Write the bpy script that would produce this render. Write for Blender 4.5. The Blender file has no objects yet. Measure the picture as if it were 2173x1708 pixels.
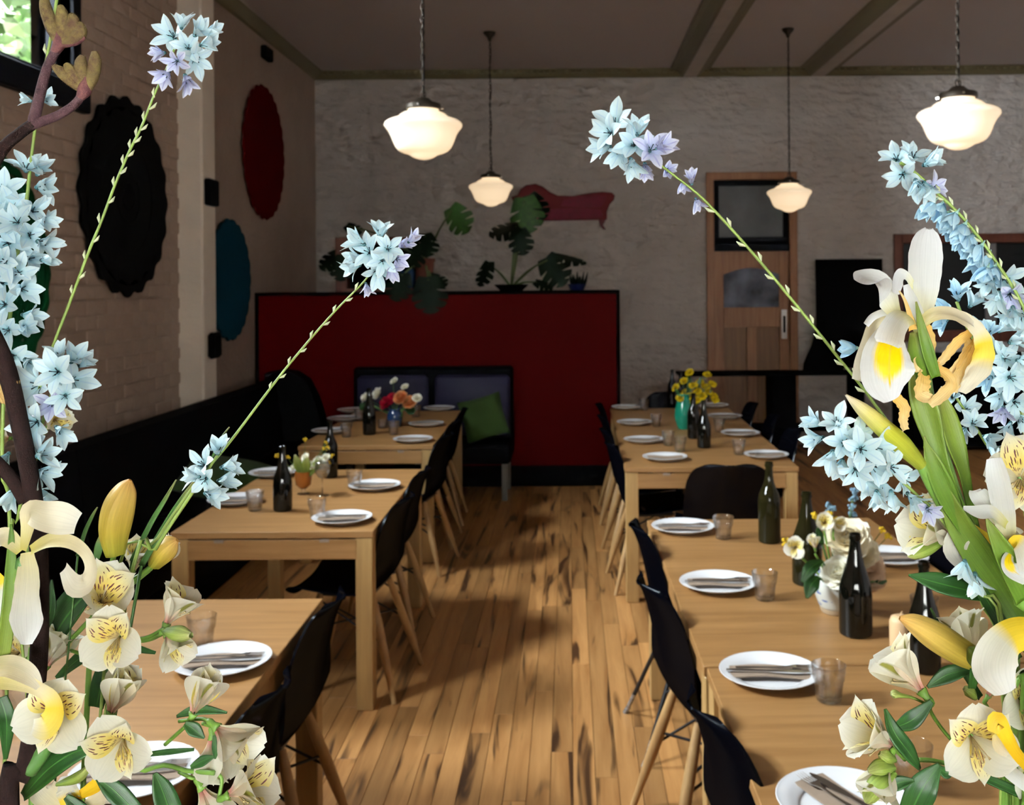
import bpy, bmesh, math, random
from mathutils import Vector, Matrix, Quaternion, Euler
random.seed(7)
SC = bpy.context.scene
COL = SC.collection
PI = math.pi
rad = math.radians

# ------------------------------------------------------------------ camera
FPX, U0, V0, EYE, ROLL = 2150.0, 1208.0, 600.0, 1.755, 0.008
cam_d = bpy.data.cameras.new('camera')
cam = bpy.data.objects.new('camera', cam_d); COL.objects.link(cam)
cam.location = (0, 0, EYE)
cam.rotation_euler = (PI / 2, ROLL, 0)
cam_d.sensor_fit = 'HORIZONTAL'; cam_d.sensor_width = 36
cam_d.lens = FPX / 2173 * 36
cam_d.shift_x = -(U0 - 1086.5) / 2173
cam_d.shift_y = -(854 - V0) / 2173
cam_d.clip_start = 0.05
cam_d.dof.use_dof = True; cam_d.dof.focus_distance = 0.62; cam_d.dof.aperture_fstop = 22
SC.camera = cam

# ------------------------------------------------------------------ daylight
W = bpy.data.worlds.new('sky'); SC.world = W; W.use_nodes = True
bg = W.node_tree.nodes['Background']
bg.inputs[0].default_value = (0.86, 0.95, 1.0, 1); bg.inputs[1].default_value = 120.0
SC.view_settings.view_transform = 'Standard'; SC.view_settings.look = 'None'
SC.view_settings.gamma = 1; SC.view_settings.use_curve_mapping = False
SC.view_settings.exposure = 0.98
SC.cycles.max_bounces = 8; SC.cycles.transparent_max_bounces = 16
SC.cycles.diffuse_bounces = 5; SC.cycles.glossy_bounces = 4; SC.cycles.transmission_bounces = 8
SC.cycles.caustics_reflective = False; SC.cycles.caustics_refractive = False
SC.cycles.sample_clamp_indirect = 6.0

WIN_L = [(1.55, 2.65, 2.86, 3.80), (4.45, 5.55, 2.86, 3.80)]   # openings in the left wall: y0, y1, z0, z1
WIN_F = (-1.2, 1.4, 0.9, 2.35)                              # shop window behind the camera: x0, x1, z0, z1
XL, XR, YF, YB, ZC = -2.72, 5.3, -2.2, 10.9, 4.04

def portal(loc, rot, sx, sy):
    l = bpy.data.lights.new('window_portal', 'AREA'); l.shape = 'RECTANGLE'; l.size = sx; l.size_y = sy
    l.cycles.is_portal = True
    o = bpy.data.objects.new('window_portal', l); COL.objects.link(o); o.location = loc; o.rotation_euler = rot
for (a, b, c, d) in WIN_L:
    portal((XL - 0.12, (a + b) / 2, (c + d) / 2), (0, -PI / 2, 0), d - c, b - a)
portal(((WIN_F[0] + WIN_F[1]) / 2, YF - 0.1, (WIN_F[2] + WIN_F[3]) / 2), (PI / 2, 0, 0), WIN_F[1] - WIN_F[0], WIN_F[3] - WIN_F[2])

# ------------------------------------------------------------------ helpers
def at(u, v, d):
    "point at distance d into the room along the sight line of photo pixel (u, v)"
    du, dv = u - U0, v - V0
    return Vector(((du - ROLL * dv) * d / FPX, d, EYE - (dv + ROLL * du) * d / FPX))
def on(u, v, z=0.0):
    "point on the horizontal plane z seen at photo pixel (u, v)"
    du, dv = u - U0, v - V0
    d = (EYE - z) * FPX / (dv + ROLL * du)
    return Vector(((du - ROLL * dv) * d / FPX, d, z))
def catmull(pts, n):
    "n points along a smooth curve through pts (lists of equal length tuples)"
    out = []; m = len(pts) - 1
    for i in range(n):
        t = i / (n - 1) * m; k = min(int(t), m - 1); f = t - k
        p0, p1, p2, p3 = pts[max(k - 1, 0)], pts[k], pts[k + 1], pts[min(k + 2, m)]
        out.append(tuple(0.5 * (2 * b + (c - a) * f + (2 * a - 5 * b + 4 * c - d) * f * f + (3 * b - a - 3 * c + d) * f ** 3)
                         for a, b, c, d in zip(p0, p1, p2, p3)))
    return out

class MB:
    def __init__(s): s.v = []; s.f = []; s.uv = None
    def add(s, vs, fs, M=None):
        n = len(s.v)
        s.v += [tuple(M @ Vector(p)) if M else tuple(p) for p in vs]
        s.f += [tuple(i + n for i in f) for f in fs]
        return s
    def box(s, x0, x1, y0, y1, z0, z1, M=None):
        return s.add([(x0,y0,z0),(x1,y0,z0),(x1,y1,z0),(x0,y1,z0),(x0,y0,z1),(x1,y0,z1),(x1,y1,z1),(x0,y1,z1)],
                     [(3,2,1,0),(4,5,6,7),(0,1,5,4),(1,2,6,5),(2,3,7,6),(3,0,4,7)], M)
    def cbox(s, x0, x1, y0, y1, z0, z1, b=0.003, M=None):
        "box with chamfered edges"
        bm = bmesh.new(); bmesh.ops.create_cube(bm, size=1)
        for v in bm.verts:
            v.co = Vector(((x0+x1)/2 + v.co.x*(x1-x0), (y0+y1)/2 + v.co.y*(y1-y0), (z0+z1)/2 + v.co.z*(z1-z0)))
        bmesh.ops.bevel(bm, geom=bm.edges[:], offset=b, segments=1, affect='EDGES')
        bm.verts.ensure_lookup_table(); bm.verts.index_update()
        s.add([v.co[:] for v in bm.verts], [[v.index for v in f.verts] for f in bm.faces], M); bm.free(); return s
    def tube(s, pts, r, n=8, cap=True, M=None):
        pts = [Vector(p) for p in pts]; m = len(pts)
        rs = r if isinstance(r, (list, tuple)) else [r] * m
        vs = []; fs = []; ref = None
        for i, p in enumerate(pts):
            t = (pts[min(i+1, m-1)] - pts[max(i-1, 0)]).normalized()
            if ref is None: ref = Vector((0,0,1)) if abs(t.z) < .9 else Vector((1,0,0))
            a = (ref - t * ref.dot(t)).normalized(); b = t.cross(a); ref = a
            for k in range(n):
                th = 2 * PI * k / n
                vs.append(p + (a * math.cos(th) + b * math.sin(th)) * rs[i])
        for i in range(m - 1):
            for k in range(n):
                fs.append((i*n+k, i*n+(k+1) % n, (i+1)*n+(k+1) % n, (i+1)*n+k))
        if cap: fs += [tuple(range(n))[::-1], tuple(range((m-1)*n, m*n))]
        return s.add(vs, fs, M)
    def lathe(s, prof, n=24, M=None, closed=False):
        m = len(prof)
        vs = [(r*math.cos(2*PI*k/n), r*math.sin(2*PI*k/n), z) for r, z in prof for k in range(n)]
        fs = [(i*n+k, i*n+(k+1) % n, (i+1)*n+(k+1) % n, (i+1)*n+k) for i in range(m-1) for k in range(n)]
        if closed: fs += [((m-1)*n+k, (m-1)*n+(k+1) % n, (k+1) % n, k) for k in range(n)]
        else:
            if prof[0][0] > 1e-6: fs.append(tuple(range(n))[::-1])
            if prof[-1][0] > 1e-6: fs.append(tuple(range((m-1)*n, m*n)))
        return s.add(vs, fs, M)
    def prism(s, poly, d0, d1, M=None):
        "polygon in x,z extruded along y from d0 to d1"
        n = len(poly)
        vs = [(x, d0, z) for x, z in poly] + [(x, d1, z) for x, z in poly]
        fs = [tuple(range(n)), tuple(range(n, 2*n))[::-1]] + [(i, i+n, (i+1) % n + n, (i+1) % n) for i in range(n)]
        return s.add(vs, fs, M)
    def grid(s, fn, nu, nv, M=None):
        vs = [fn(i/(nu-1), j/(nv-1)) for i in range(nu) for j in range(nv)]
        fs = [(i*nv+j, (i+1)*nv+j, (i+1)*nv+j+1, i*nv+j+1) for i in range(nu-1) for j in range(nv-1)]
        s.add(vs, fs, M)
        s.uv = (s.uv or []) + [(j/(nv-1), i/(nu-1)) for i in range(nu) for j in range(nv)]
        return s
    def shell(s, fn, nu, nv, t, M=None):
        "grid surface with thickness t"
        P = [[Vector(fn(i/(nu-1), j/(nv-1))) for j in range(nv)] for i in range(nu)]
        N = []
        for i in range(nu):
            for j in range(nv):
                a = P[min(i+1,nu-1)][j] - P[max(i-1,0)][j]; b = P[i][min(j+1,nv-1)] - P[i][max(j-1,0)]
                c = a.cross(b); N.append(c.normalized() if c.length > 1e-12 else Vector((0,0,1)))
        A = [P[i][j] for i in range(nu) for j in range(nv)]; n = nu * nv
        vs = [p + q * t/2 for p, q in zip(A, N)] + [p - q * t/2 for p, q in zip(A, N)]
        fs = []
        for i in range(nu-1):
            for j in range(nv-1):
                q = (i*nv+j, (i+1)*nv+j, (i+1)*nv+j+1, i*nv+j+1)
                fs.append(q); fs.append(tuple(k+n for k in q[::-1]))
        ring = [i*nv for i in range(nu)] + [(nu-1)*nv+j for j in range(1,nv)] + [i*nv+nv-1 for i in range(nu-2,-1,-1)] + list(range(nv-2,0,-1))
        for k in range(len(ring)):
            a, b = ring[k], ring[(k+1) % len(ring)]
            fs.append((b, a, a+n, b+n))
        s.add(vs, fs, M)
        u = [(j/(nv-1), i/(nu-1)) for i in range(nu) for j in range(nv)]
        s.uv = (s.uv or []) + u + u
        return s
    def mesh(s, name, mat, smooth=False, sharp=None):
        me = bpy.data.meshes.new(name); me.from_pydata(s.v, [], s.f)
        if s.uv and len(s.uv) == len(s.v):
            l = me.uv_layers.new(name='UVMap')
            for lp in me.loops: l.data[lp.index].uv = s.uv[lp.vertex_index]
        bm = bmesh.new(); bm.from_mesh(me); bmesh.ops.recalc_face_normals(bm, faces=bm.faces[:]); bm.to_mesh(me); bm.free()
        if mat: me.materials.append(MATS[mat] if isinstance(mat, str) else mat)
        if smooth:
            me.polygons.foreach_set('use_smooth', [True] * len(me.polygons))
            if sharp: me.set_sharp_from_angle(angle=rad(sharp))
        return me

def link(name, data, parent=None, loc=(0,0,0), rot=None):
    o = bpy.data.objects.new(name, data); COL.objects.link(o)
    o.parent = parent; o.location = loc
    if rot is not None:
        if isinstance(rot, Quaternion): o.rotation_mode = 'QUATERNION'; o.rotation_quaternion = rot
        else: o.rotation_euler = rot
    return o
def obj(name, mb, mat, parent=None, smooth=False, sharp=None, loc=(0,0,0), rot=None):
    return link(name, mb.mesh(name, mat, smooth, sharp), parent, loc, rot)
def tag(o, label, cat, group=None, kind=None):
    if label: o['label'] = label
    if cat: o['category'] = cat
    if group: o['group'] = group
    if kind: o['kind'] = kind
    return o
def thing(name, label, cat, loc=(0,0,0), rotz=0, group=None):
    o = link(name, None, None, loc, (0, 0, rotz)); o.empty_display_size = 0.05
    return tag(o, label, cat, group)
def struct(name, mb, mat, parent=None, smooth=False, sharp=None):
    o = obj(name, mb, mat, parent, smooth, sharp); o['kind'] = 'structure'; return o
def copy_tree(o, parent=None):
    c = o.copy(); COL.objects.link(c); c.parent = parent
    for ch in o.children: copy_tree(ch, c)
    return c

# ------------------------------------------------------------------ materials
MATS = {}
def nmat(name):
    m = bpy.data.materials.new(name); m.use_nodes = True; MATS[name] = m
    nt = m.node_tree; b = nt.nodes['Principled BSDF']
    return m, nt, b
def N(nt, typ, **kw):
    n = nt.nodes.new(typ)
    for k, v in kw.items():
        if k.startswith('i_'): n.inputs[k[2:].replace('_', ' ')].default_value = v
        elif k.startswith('n_'): n.inputs[int(k[2:])].default_value = v
        else: setattr(n, k, v)
    return n
def L(nt, a, b): nt.links.new(a, b)
def rgb(c): return (*c, 1) if len(c) == 3 else c
def plain(name, col, rough=0.5, metal=0.0, spec=0.5, coat=0.0, noise=0.0, nscale=20, bump=0.0, bscale=40, trans=0.0, ior=1.45, emit=None, estr=0.0, sheen=0.0):
    m, nt, b = nmat(name)
    b.inputs['Base Color'].default_value = rgb(col); b.inputs['Roughness'].default_value = rough
    b.inputs['Metallic'].default_value = metal; b.inputs['Specular IOR Level'].default_value = spec
    b.inputs['Coat Weight'].default_value = coat; b.inputs['Transmission Weight'].default_value = trans
    b.inputs['IOR'].default_value = ior; b.inputs['Sheen Weight'].default_value = sheen
    if emit: b.inputs['Emission Color'].default_value = rgb(emit); b.inputs['Emission Strength'].default_value = estr
    tc = N(nt, 'ShaderNodeTexCoord')
    if noise:
        t = N(nt, 'ShaderNodeTexNoise', i_Scale=nscale, i_Detail=4.0); L(nt, tc.outputs['Object'], t.inputs['Vector'])
        r = N(nt, 'ShaderNodeValToRGB')
        r.color_ramp.elements[0].position = .3; r.color_ramp.elements[1].position = .7
        r.color_ramp.elements[0].color = rgb([c*(1-noise) for c in col]); r.color_ramp.elements[1].color = rgb([min(1, c*(1+noise)) for c in col])
        L(nt, t.outputs['Fac'], r.inputs['Fac']); L(nt, r.outputs['Color'], b.inputs['Base Color'])
    if bump:
        t2 = N(nt, 'ShaderNodeTexNoise', i_Scale=bscale, i_Detail=5.0); L(nt, tc.outputs['Object'], t2.inputs['Vector'])
        bp = N(nt, 'ShaderNodeBump', i_Strength=bump, i_Distance=0.01); L(nt, t2.outputs['Fac'], bp.inputs['Height']); L(nt, bp.outputs['Normal'], b.inputs['Normal'])
    return m
def wood(name, light, dark, axis=0, rough=0.45, scale=5, stretch=12, vein=None, rnd=0.0, coat=0.0):
    "grain runs along the given object axis"
    m, nt, b = nmat(name); b.inputs['Roughness'].default_value = rough; b.inputs['Coat Weight'].default_value = coat
    b.inputs['Coat Roughness'].default_value = 0.25
    tc = N(nt, 'ShaderNodeTexCoord'); mp = N(nt, 'ShaderNodeMapping')
    sc = [stretch * scale] * 3; sc[axis] = scale; mp.inputs['Scale'].default_value = sc
    oi = N(nt, 'ShaderNodeObjectInfo'); ml = N(nt, 'ShaderNodeVectorMath', operation='SCALE')
    ml.inputs[0].default_value = (3.1, 7.7, 5.3); mul = N(nt, 'ShaderNodeMath', operation='MULTIPLY', n_1=40.0)
    L(nt, oi.outputs['Random'], mul.inputs[0]); L(nt, mul.outputs[0], ml.inputs['Scale'])
    ad = N(nt, 'ShaderNodeVectorMath', operation='ADD'); L(nt, tc.outputs['Object'], mp.inputs['Vector'])
    L(nt, mp.outputs[0], ad.inputs[0]); L(nt, ml.outputs[0], ad.inputs[1])
    t = N(nt, 'ShaderNodeTexNoise', i_Scale=1.0, i_Detail=6.0, i_Roughness=.6, i_Distortion=.4); L(nt, ad.outputs[0], t.inputs['Vector'])
    r = N(nt, 'ShaderNodeValToRGB'); e = r.color_ramp.elements
    e[0].position = .32; e[1].position = .66; e[0].color = rgb(dark); e[1].color = rgb(light)
    L(nt, t.outputs['Fac'], r.inputs['Fac']); col = r.outputs['Color']
    if vein:
        mp2 = N(nt, 'ShaderNodeMapping'); s2 = [14.0] * 3; s2[axis] = 1.1; mp2.inputs['Scale'].default_value = s2
        ad2 = N(nt, 'ShaderNodeVectorMath', operation='ADD'); L(nt, tc.outputs['Object'], mp2.inputs['Vector'])
        L(nt, mp2.outputs[0], ad2.inputs[0]); L(nt, ml.outputs[0], ad2.inputs[1])
        t2 = N(nt, 'ShaderNodeTexNoise', i_Scale=1.0, i_Detail=3.0, i_Distortion=.8); L(nt, ad2.outputs[0], t2.inputs['Vector'])
        r2 = N(nt, 'ShaderNodeValToRGB'); f = r2.color_ramp.elements
        f[0].position = .33; f[1].position = .43; f[0].color = (1,1,1,1); f[1].color = (0,0,0,1)
        L(nt, t2.outputs['Fac'], r2.inputs['Fac'])
        mx = N(nt, 'ShaderNodeMix', data_type='RGBA'); L(nt, r2.outputs['Color'], mx.inputs['Factor'])
        L(nt, col, mx.inputs['A']); mx.inputs['B'].default_value = rgb(vein); col = mx.outputs['Result']
    if rnd:
        hs = N(nt, 'ShaderNodeHueSaturation'); mr = N(nt, 'ShaderNodeMapRange'); mr.inputs['To Min'].default_value = 1 - rnd; mr.inputs['To Max'].default_value = 1 + rnd
        L(nt, oi.outputs['Random'], mr.inputs['Value']); L(nt, mr.outputs[0], hs.inputs['Value']); L(nt, col, hs.inputs['Color']); col = hs.outputs['Color']
    L(nt, col, b.inputs['Base Color'])
    bp = N(nt, 'ShaderNodeBump', i_Strength=.12, i_Distance=0.002); L(nt, t.outputs['Fac'], bp.inputs['Height']); L(nt, bp.outputs['Normal'], b.inputs['Normal'])
    return m
def paint(name, col, b1=0.35, s1=9, dist=0.03):
    "thick old paint with lumps; the unevenness is bump only"
    m, nt, b = nmat(name); b.inputs['Roughness'].default_value = .5; b.inputs['Specular IOR Level'].default_value = .35
    tc = N(nt, 'ShaderNodeTexCoord')
    t = N(nt, 'ShaderNodeTexNoise', i_Scale=3.0, i_Detail=5.0); L(nt, tc.outputs['Object'], t.inputs['Vector'])
    r = N(nt, 'ShaderNodeValToRGB'); e = r.color_ramp.elements; e[0].position = .35; e[1].position = .65
    e[0].color = rgb([c * .9 for c in col]); e[1].color = rgb(col); L(nt, t.outputs['Fac'], r.inputs['Fac']); L(nt, r.outputs['Color'], b.inputs['Base Color'])
    mp = N(nt, 'ShaderNodeMapping'); mp.inputs['Scale'].default_value = (1, 1, 1.8); L(nt, tc.outputs['Object'], mp.inputs['Vector'])
    t2 = N(nt, 'ShaderNodeTexNoise', i_Scale=s1, i_Detail=6.0, i_Roughness=.55); L(nt, mp.outputs[0], t2.inputs['Vector'])
    bp = N(nt, 'ShaderNodeBump', i_Strength=b1, i_Distance=dist); L(nt, t2.outputs['Fac'], bp.inputs['Height']); L(nt, bp.outputs['Normal'], b.inputs['Normal'])
    return m

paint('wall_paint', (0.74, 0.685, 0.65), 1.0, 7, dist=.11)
paint('side_paint_shaded', (0.35, 0.255, 0.20), .35, 14)  # wall paint darkened and browned to imitate dim bounced light
paint('pilaster_paint_lit', (0.84, 0.74, 0.62), .4, 7)  # pilaster lightened: its window light is put into the colour
plain('ceiling_paint', (0.44, 0.385, 0.37), .6)
def _ceil():
    nt = MATS['ceiling_paint'].node_tree; b = nt.nodes['Principled BSDF']
    tc = N(nt, 'ShaderNodeTexCoord'); w = N(nt, 'ShaderNodeTexWave', wave_type='BANDS', bands_direction='Y', i_Scale=4.6, i_Distortion=.8, i_Detail=1.0)
    L(nt, tc.outputs['Object'], w.inputs['Vector'])
    bp = N(nt, 'ShaderNodeBump', i_Strength=.35, i_Distance=.01); L(nt, w.outputs['Fac'], bp.inputs['Height']); L(nt, bp.outputs['Normal'], b.inputs['Normal'])
_ceil()
plain('cornice_paint', (0.13, 0.105, 0.05), .5)
plain('beam_paint', (0.36, 0.30, 0.255), .5, noise=.08, nscale=6)
wood('floor_wood', (0.50, 0.255, 0.088), (0.33, 0.145, 0.042), axis=1, rough=.42, scale=1.6, stretch=14, vein=(0.06, 0.024, 0.008), rnd=.24, coat=.12)
plain('floor_under', (0.08, 0.045, 0.02), .8)
wood('oak', (0.35, 0.185, 0.066), (0.25, 0.122, 0.038), axis=0, rough=.4, scale=2.2, stretch=14, rnd=.03)
wood('oak_y', (0.35, 0.185, 0.066), (0.25, 0.122, 0.038), axis=1, rough=.4, scale=2.2, stretch=14, rnd=.03)
wood('oak_z', (0.46, 0.29, 0.11), (0.36, 0.21, 0.078), axis=2, rough=.45, scale=2.2, stretch=14, rnd=.03)
wood('beech', (0.44, 0.27, 0.11), (0.33, 0.18, 0.07), axis=2, rough=.45, scale=3, stretch=12, rnd=.08)
wood('door_wood', (0.33, 0.15, 0.062), (0.24, 0.095, 0.036), axis=2, rough=.4, scale=2, stretch=14)
wood('door_panel', (0.20, 0.088, 0.026), (0.14, 0.055, 0.016), axis=2, rough=.4, scale=2, stretch=14)
wood('red_wood', (0.13, 0.03, 0.010), (0.075, 0.015, 0.006), axis=2, rough=.5, scale=3, stretch=10)
plain('black_plastic', (0.001, 0.0013, 0.003), .24, spec=.07)
plain('black_metal', (0.012, 0.012, 0.013), .4, metal=0, spec=.5)
plain('worn_metal', (0.35, 0.34, 0.33), .45, metal=.8, noise=.5, nscale=120)
plain('black_matt', (0.0014, 0.0014, 0.0017), .9, spec=.06)
plain('black_vinyl', (0.0012, 0.0012, 0.0018), .7, spec=.06, bump=.1, bscale=6)
plain('purple_vinyl', (0.016, 0.014, 0.036), .5, spec=.2, bump=.08, bscale=30)
plain('red_panel', (0.054, 0.0002, 0.0003), .6, spec=.04, noise=.04, nscale=2)
plain('chrome', (0.72, 0.72, 0.72), .18, metal=1)
plain('steel', (0.68, 0.67, 0.66), .25, metal=1)
plain('bronze', (0.035, 0.026, 0.018), .45, metal=.6)
plain('porcelain', (0.69, 0.695, 0.71), .16, spec=.5)
plain('kraft', (0.27, 0.20, 0.145), .85, noise=.06, nscale=60)
plain('glass', (1, 1, 1), .0, trans=1, ior=1.45)
plain('bottle_glass', (0.0025, 0.0025, 0.0015), .06, spec=.45)
plain('olive_glass', (0.016, 0.014, 0.004), .05, spec=.5, trans=.25, ior=1.3)
plain('window_black', (0.003, 0.0036, 0.006), .6, spec=.08)
plain('pane_glass', (1, 1, 1), .0, trans=1, ior=1.02)
plain('frosted', (0.10, 0.105, 0.11), .35, spec=.5, bump=.5, bscale=35, noise=.25, nscale=3)
plain('lamp_glass', (0.9, 0.87, 0.8), .3, emit=(1.0, 0.74, 0.46), estr=.44)
plain('dark_glass', (0.006, 0.008, 0.009), .12, spec=.5)
plain('doily_black', (0.0006, 0.0006, 0.0008), .95, spec=.1)
plain('doily_red', (0.055, 0.0008, 0.0008), .95, spec=.03, bump=.6, bscale=30)
plain('doily_blue', (0.004, 0.036, 0.058), .95, spec=.03, bump=.6, bscale=30)
plain('doily_green', (0.003, 0.038, 0.012), .95, spec=.03, bump=.6, bscale=30)
plain('chaise_red', (0.10, 0.001, 0.003), .6, spec=.2)
plain('chaise_pink', (0.125, 0.006, 0.018), .6, spec=.2, noise=.2, nscale=14)
plain('chaise_leg', (0.11, 0.015, 0.025), .6)
plain('green_fabric', (0.018, 0.045, 0.0025), .9, sheen=.05, bump=.2, bscale=60)
plain('monstera', (0.02, 0.055, 0.007), .5, spec=.2, noise=.3, nscale=8)
plain('monstera_dark', (0.0025, 0.007, 0.0025), .6, spec=.1)
plain('plant_stem', (0.07, 0.10, 0.03), .6)
plain('terracotta', (0.085, 0.017, 0.007), .8)
plain('blue_pot', (0.008, 0.012, 0.06), .3)
plain('green_glaze', (0.008, 0.20, 0.12), .15, spec=.6)
plain('amber', (0.40, 0.13, 0.02), .25, trans=.3)
plain('candle_wax', (0.60, 0.40, 0.22), .5)
plain('tree_leaf', (0.022, 0.055, 0.006), .6, noise=.4, nscale=3)
plain('bark', (0.10, 0.07, 0.05), .9)
plain('asphalt', (0.22, 0.22, 0.21), .9)
plain('soil', (0.02, 0.013, 0.008), .95)
def clear_glass(name, solid):
    "window or tableware glass: see-through with a mirror-like sheen; solid adds true refraction"
    m, nt, b = nmat(name); out = nt.nodes['Material Output']
    tr = N(nt, 'ShaderNodeBsdfTransparent'); gl = N(nt, 'ShaderNodeBsdfGlossy', i_Roughness=.01)
    lw = N(nt, 'ShaderNodeLayerWeight'); pw = N(nt, 'ShaderNodeMath', operation='POWER', n_1=3.0)
    fr = N(nt, 'ShaderNodeMath', operation='MULTIPLY_ADD', n_1=.85, n_2=.05); mx = N(nt, 'ShaderNodeMixShader')
    L(nt, lw.outputs['Facing'], pw.inputs[0]); L(nt, pw.outputs[0], fr.inputs[0]); L(nt, fr.outputs[0], mx.inputs[0]); L(nt, tr.outputs[0], mx.inputs[1]); L(nt, gl.outputs[0], mx.inputs[2])
    if solid:
        g = N(nt, 'ShaderNodeBsdfGlass', i_IOR=1.45, i_Roughness=.0); m2 = N(nt, 'ShaderNodeMixShader', n_0=solid)
        L(nt, mx.outputs[0], m2.inputs[1]); L(nt, g.outputs[0], m2.inputs[2]); mx = m2
    L(nt, mx.outputs[0], out.inputs['Surface'])
clear_glass('glass', .35)
def gloss_black(name, col, gl, rough):
    "black moulded plastic: matt black under a weak even sheen"
    m, nt, b = nmat(name); out = nt.nodes['Material Output']
    d = N(nt, 'ShaderNodeBsdfDiffuse'); d.inputs['Color'].default_value = rgb(col); g = N(nt, 'ShaderNodeBsdfGlossy', i_Roughness=rough); g.inputs['Color'].default_value = (.85, .92, 1, 1)
    mx = N(nt, 'ShaderNodeMixShader', n_0=gl); L(nt, d.outputs[0], mx.inputs[1]); L(nt, g.outputs[0], mx.inputs[2]); L(nt, mx.outputs[0], out.inputs['Surface'])
gloss_black('black_plastic', (.0012, .0014, .0028), .019, .2)

clear_glass('pane_glass', 0)

def _lampglow():
    "opal globe: brightest round the bulb, weaker out at the rim of the glass"
    nt = MATS['lamp_glass'].node_tree; b = nt.nodes['Principled BSDF']; tc = N(nt, 'ShaderNodeTexCoord'); sp = N(nt, 'ShaderNodeVectorMath', operation='MULTIPLY')
    sp.inputs[1].default_value = (1, 1, .9); L(nt, tc.outputs['Object'], sp.inputs[0])
    ln = N(nt, 'ShaderNodeVectorMath', operation='LENGTH'); L(nt, sp.outputs[0], ln.inputs[0])
    mr = N(nt, 'ShaderNodeMapRange'); mr.inputs['From Min'].default_value = .10; mr.inputs['From Max'].default_value = .205; mr.inputs['To Min'].default_value = .56; mr.inputs['To Max'].default_value = .34
    L(nt, ln.outputs['Value'], mr.inputs['Value']); L(nt, mr.outputs[0], b.inputs['Emission Strength'])
_lampglow()

# ================================================================== the room
# ---- floor: planks along the room
floor = struct('floor', MB().box(XL-.2, XR+.2, YF-.2, YB+.2, -.12, -.008), 'floor_under')
PW = 0.08
def plank_mb(ln): return MB().cbox(-PW/2+.0008, PW/2-.0008, -ln/2+.0008, ln/2-.0008, -.008, 0, .0012)
_rp = random.Random(3)
PLEN = [0.9, 1.15, 1.4, 1.7, 2.0, 2.3]
PMESH = [plank_mb(l).mesh('plank', 'floor_wood') for l in PLEN]
n0, n1 = int(math.floor(-1.20/PW)), int(math.ceil(0.98/PW))
for c in range(n0, n1):
    y = 2.1 - _rp.random() * .4
    while y < 9.0:
        k = _rp.randrange(6); link('plank', PMESH[k], floor, ((c+.5)*PW, y + PLEN[k]/2, 0)); y += PLEN[k]
far = MB(); yfar = 9.0
def flank(x0, x1, y0, y1):
    for c in range(int(x0/PW)-1, int(x1/PW)+2):
        y = y0 - _rp.random()
        while y < y1:
            l = PLEN[_rp.randrange(6)]
            a, b = max(y, y0), min(y+l, y1)
            xa, xb = max(c*PW, x0)+.0008, min(c*PW+PW, x1)-.0008
            if b - a > .05 and xb - xa > .01: far.box(xa, xb, a+.0008, b-.0008, -.008, 0)
            y += l
flank(XL, n0*PW, YF, YB); flank(n1*PW, XR, YF, YB); flank(n0*PW, n1*PW, YF, 1.7)
o = obj('planks', far, 'floor_wood', floor); o['kind'] = 'stuff'
far2 = MB()
for c in range(n0, n1): far2.box(c*PW+.0008, c*PW+PW-.0008, 9.0 + 2.3*0, YB, -.0085, -.0005)
o = obj('planks', far2, 'floor_wood', floor); o['kind'] = 'stuff'

# ---- ceiling, cornices, beams
ceil = struct('ceiling', MB().box(XL-.3, XR+.3, YF-.3, YB+.3, ZC, ZC+.2), 'ceiling_paint')
def cornice(name, pts_in, along, c0, c1, sx):
    m = MB()
    if along == 'x': m.add([(x, YB - d, z) for x in (c0, c1) for d, z in pts_in], [(0,1,2,3,4),(9,8,7,6,5)] + [(i, i+5, (i+1) % 5+5, (i+1) % 5) for i in range(5)])
    else: m.add([(sx[0] + sx[1]*d, y, z) for y in (c0, c1) for d, z in pts_in], [(0,1,2,3,4),(9,8,7,6,5)] + [(i, i+5, (i+1) % 5+5, (i+1) % 5) for i in range(5)])
    return struct(name, m, 'cornice_paint')
prof = [(0, ZC), (.10, ZC), (.09, ZC-.018), (.03, ZC-.075), (0, ZC-.085)]
cornice('trim_1', prof, 'x', XL, XR, None)
cornice('trim_2', prof, 'y', YF, YB, (XL, 1))
cornice('trim_3', prof, 'y', YF, YB, (XR, -1))
_d = MB()
for i in range(int((XR-XL)/.07)):
    x = XL + .1 + i*.07
    _d.cbox(x, x+.045, YB-.098, YB-.07, ZC-.045, ZC-.012, .006)
o = obj('dentils', _d, 'cornice_paint', bpy.data.objects['trim_1']); o['kind'] = 'stuff'
def beam(name, x0, x1, xb0, xb1):
    b = struct(name, MB().box(xb0, xb1, YF, YB, ZC-.085, ZC), 'beam_paint')
    for s, (a, c) in ((0, (x0, xb0)), (1, (x1, xb1))):
        poly = [(a, ZC), (a, ZC-.012), (a+(c-a)*.35, ZC-.02), (a+(c-a)*.8, ZC-.07), (c, ZC-.078), (c, ZC)]
        m = MB(); n = len(poly)
        m.add([(x, YF, z) for x, z in poly] + [(x, YB, z) for x, z in poly], [tuple(range(n)), tuple(range(n, 2*n))[::-1]] + [(i, i+n, (i+1) % n+n, (i+1) % n) for i in range(n)])
        obj('moulding', m, 'cornice_paint', b)
beam('trim_4', 1.10, 1.525, 1.245, 1.385)
beam('trim_5', 2.48, 2.90, 2.62, 2.76)

# ---- left wall with window openings
T = .22
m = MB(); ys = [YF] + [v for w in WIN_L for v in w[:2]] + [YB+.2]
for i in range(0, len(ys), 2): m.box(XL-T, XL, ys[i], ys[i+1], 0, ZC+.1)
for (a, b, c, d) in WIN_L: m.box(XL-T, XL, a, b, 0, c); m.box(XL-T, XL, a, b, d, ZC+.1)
wl = struct('wall_left', m, 'side_paint_shaded')
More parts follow.
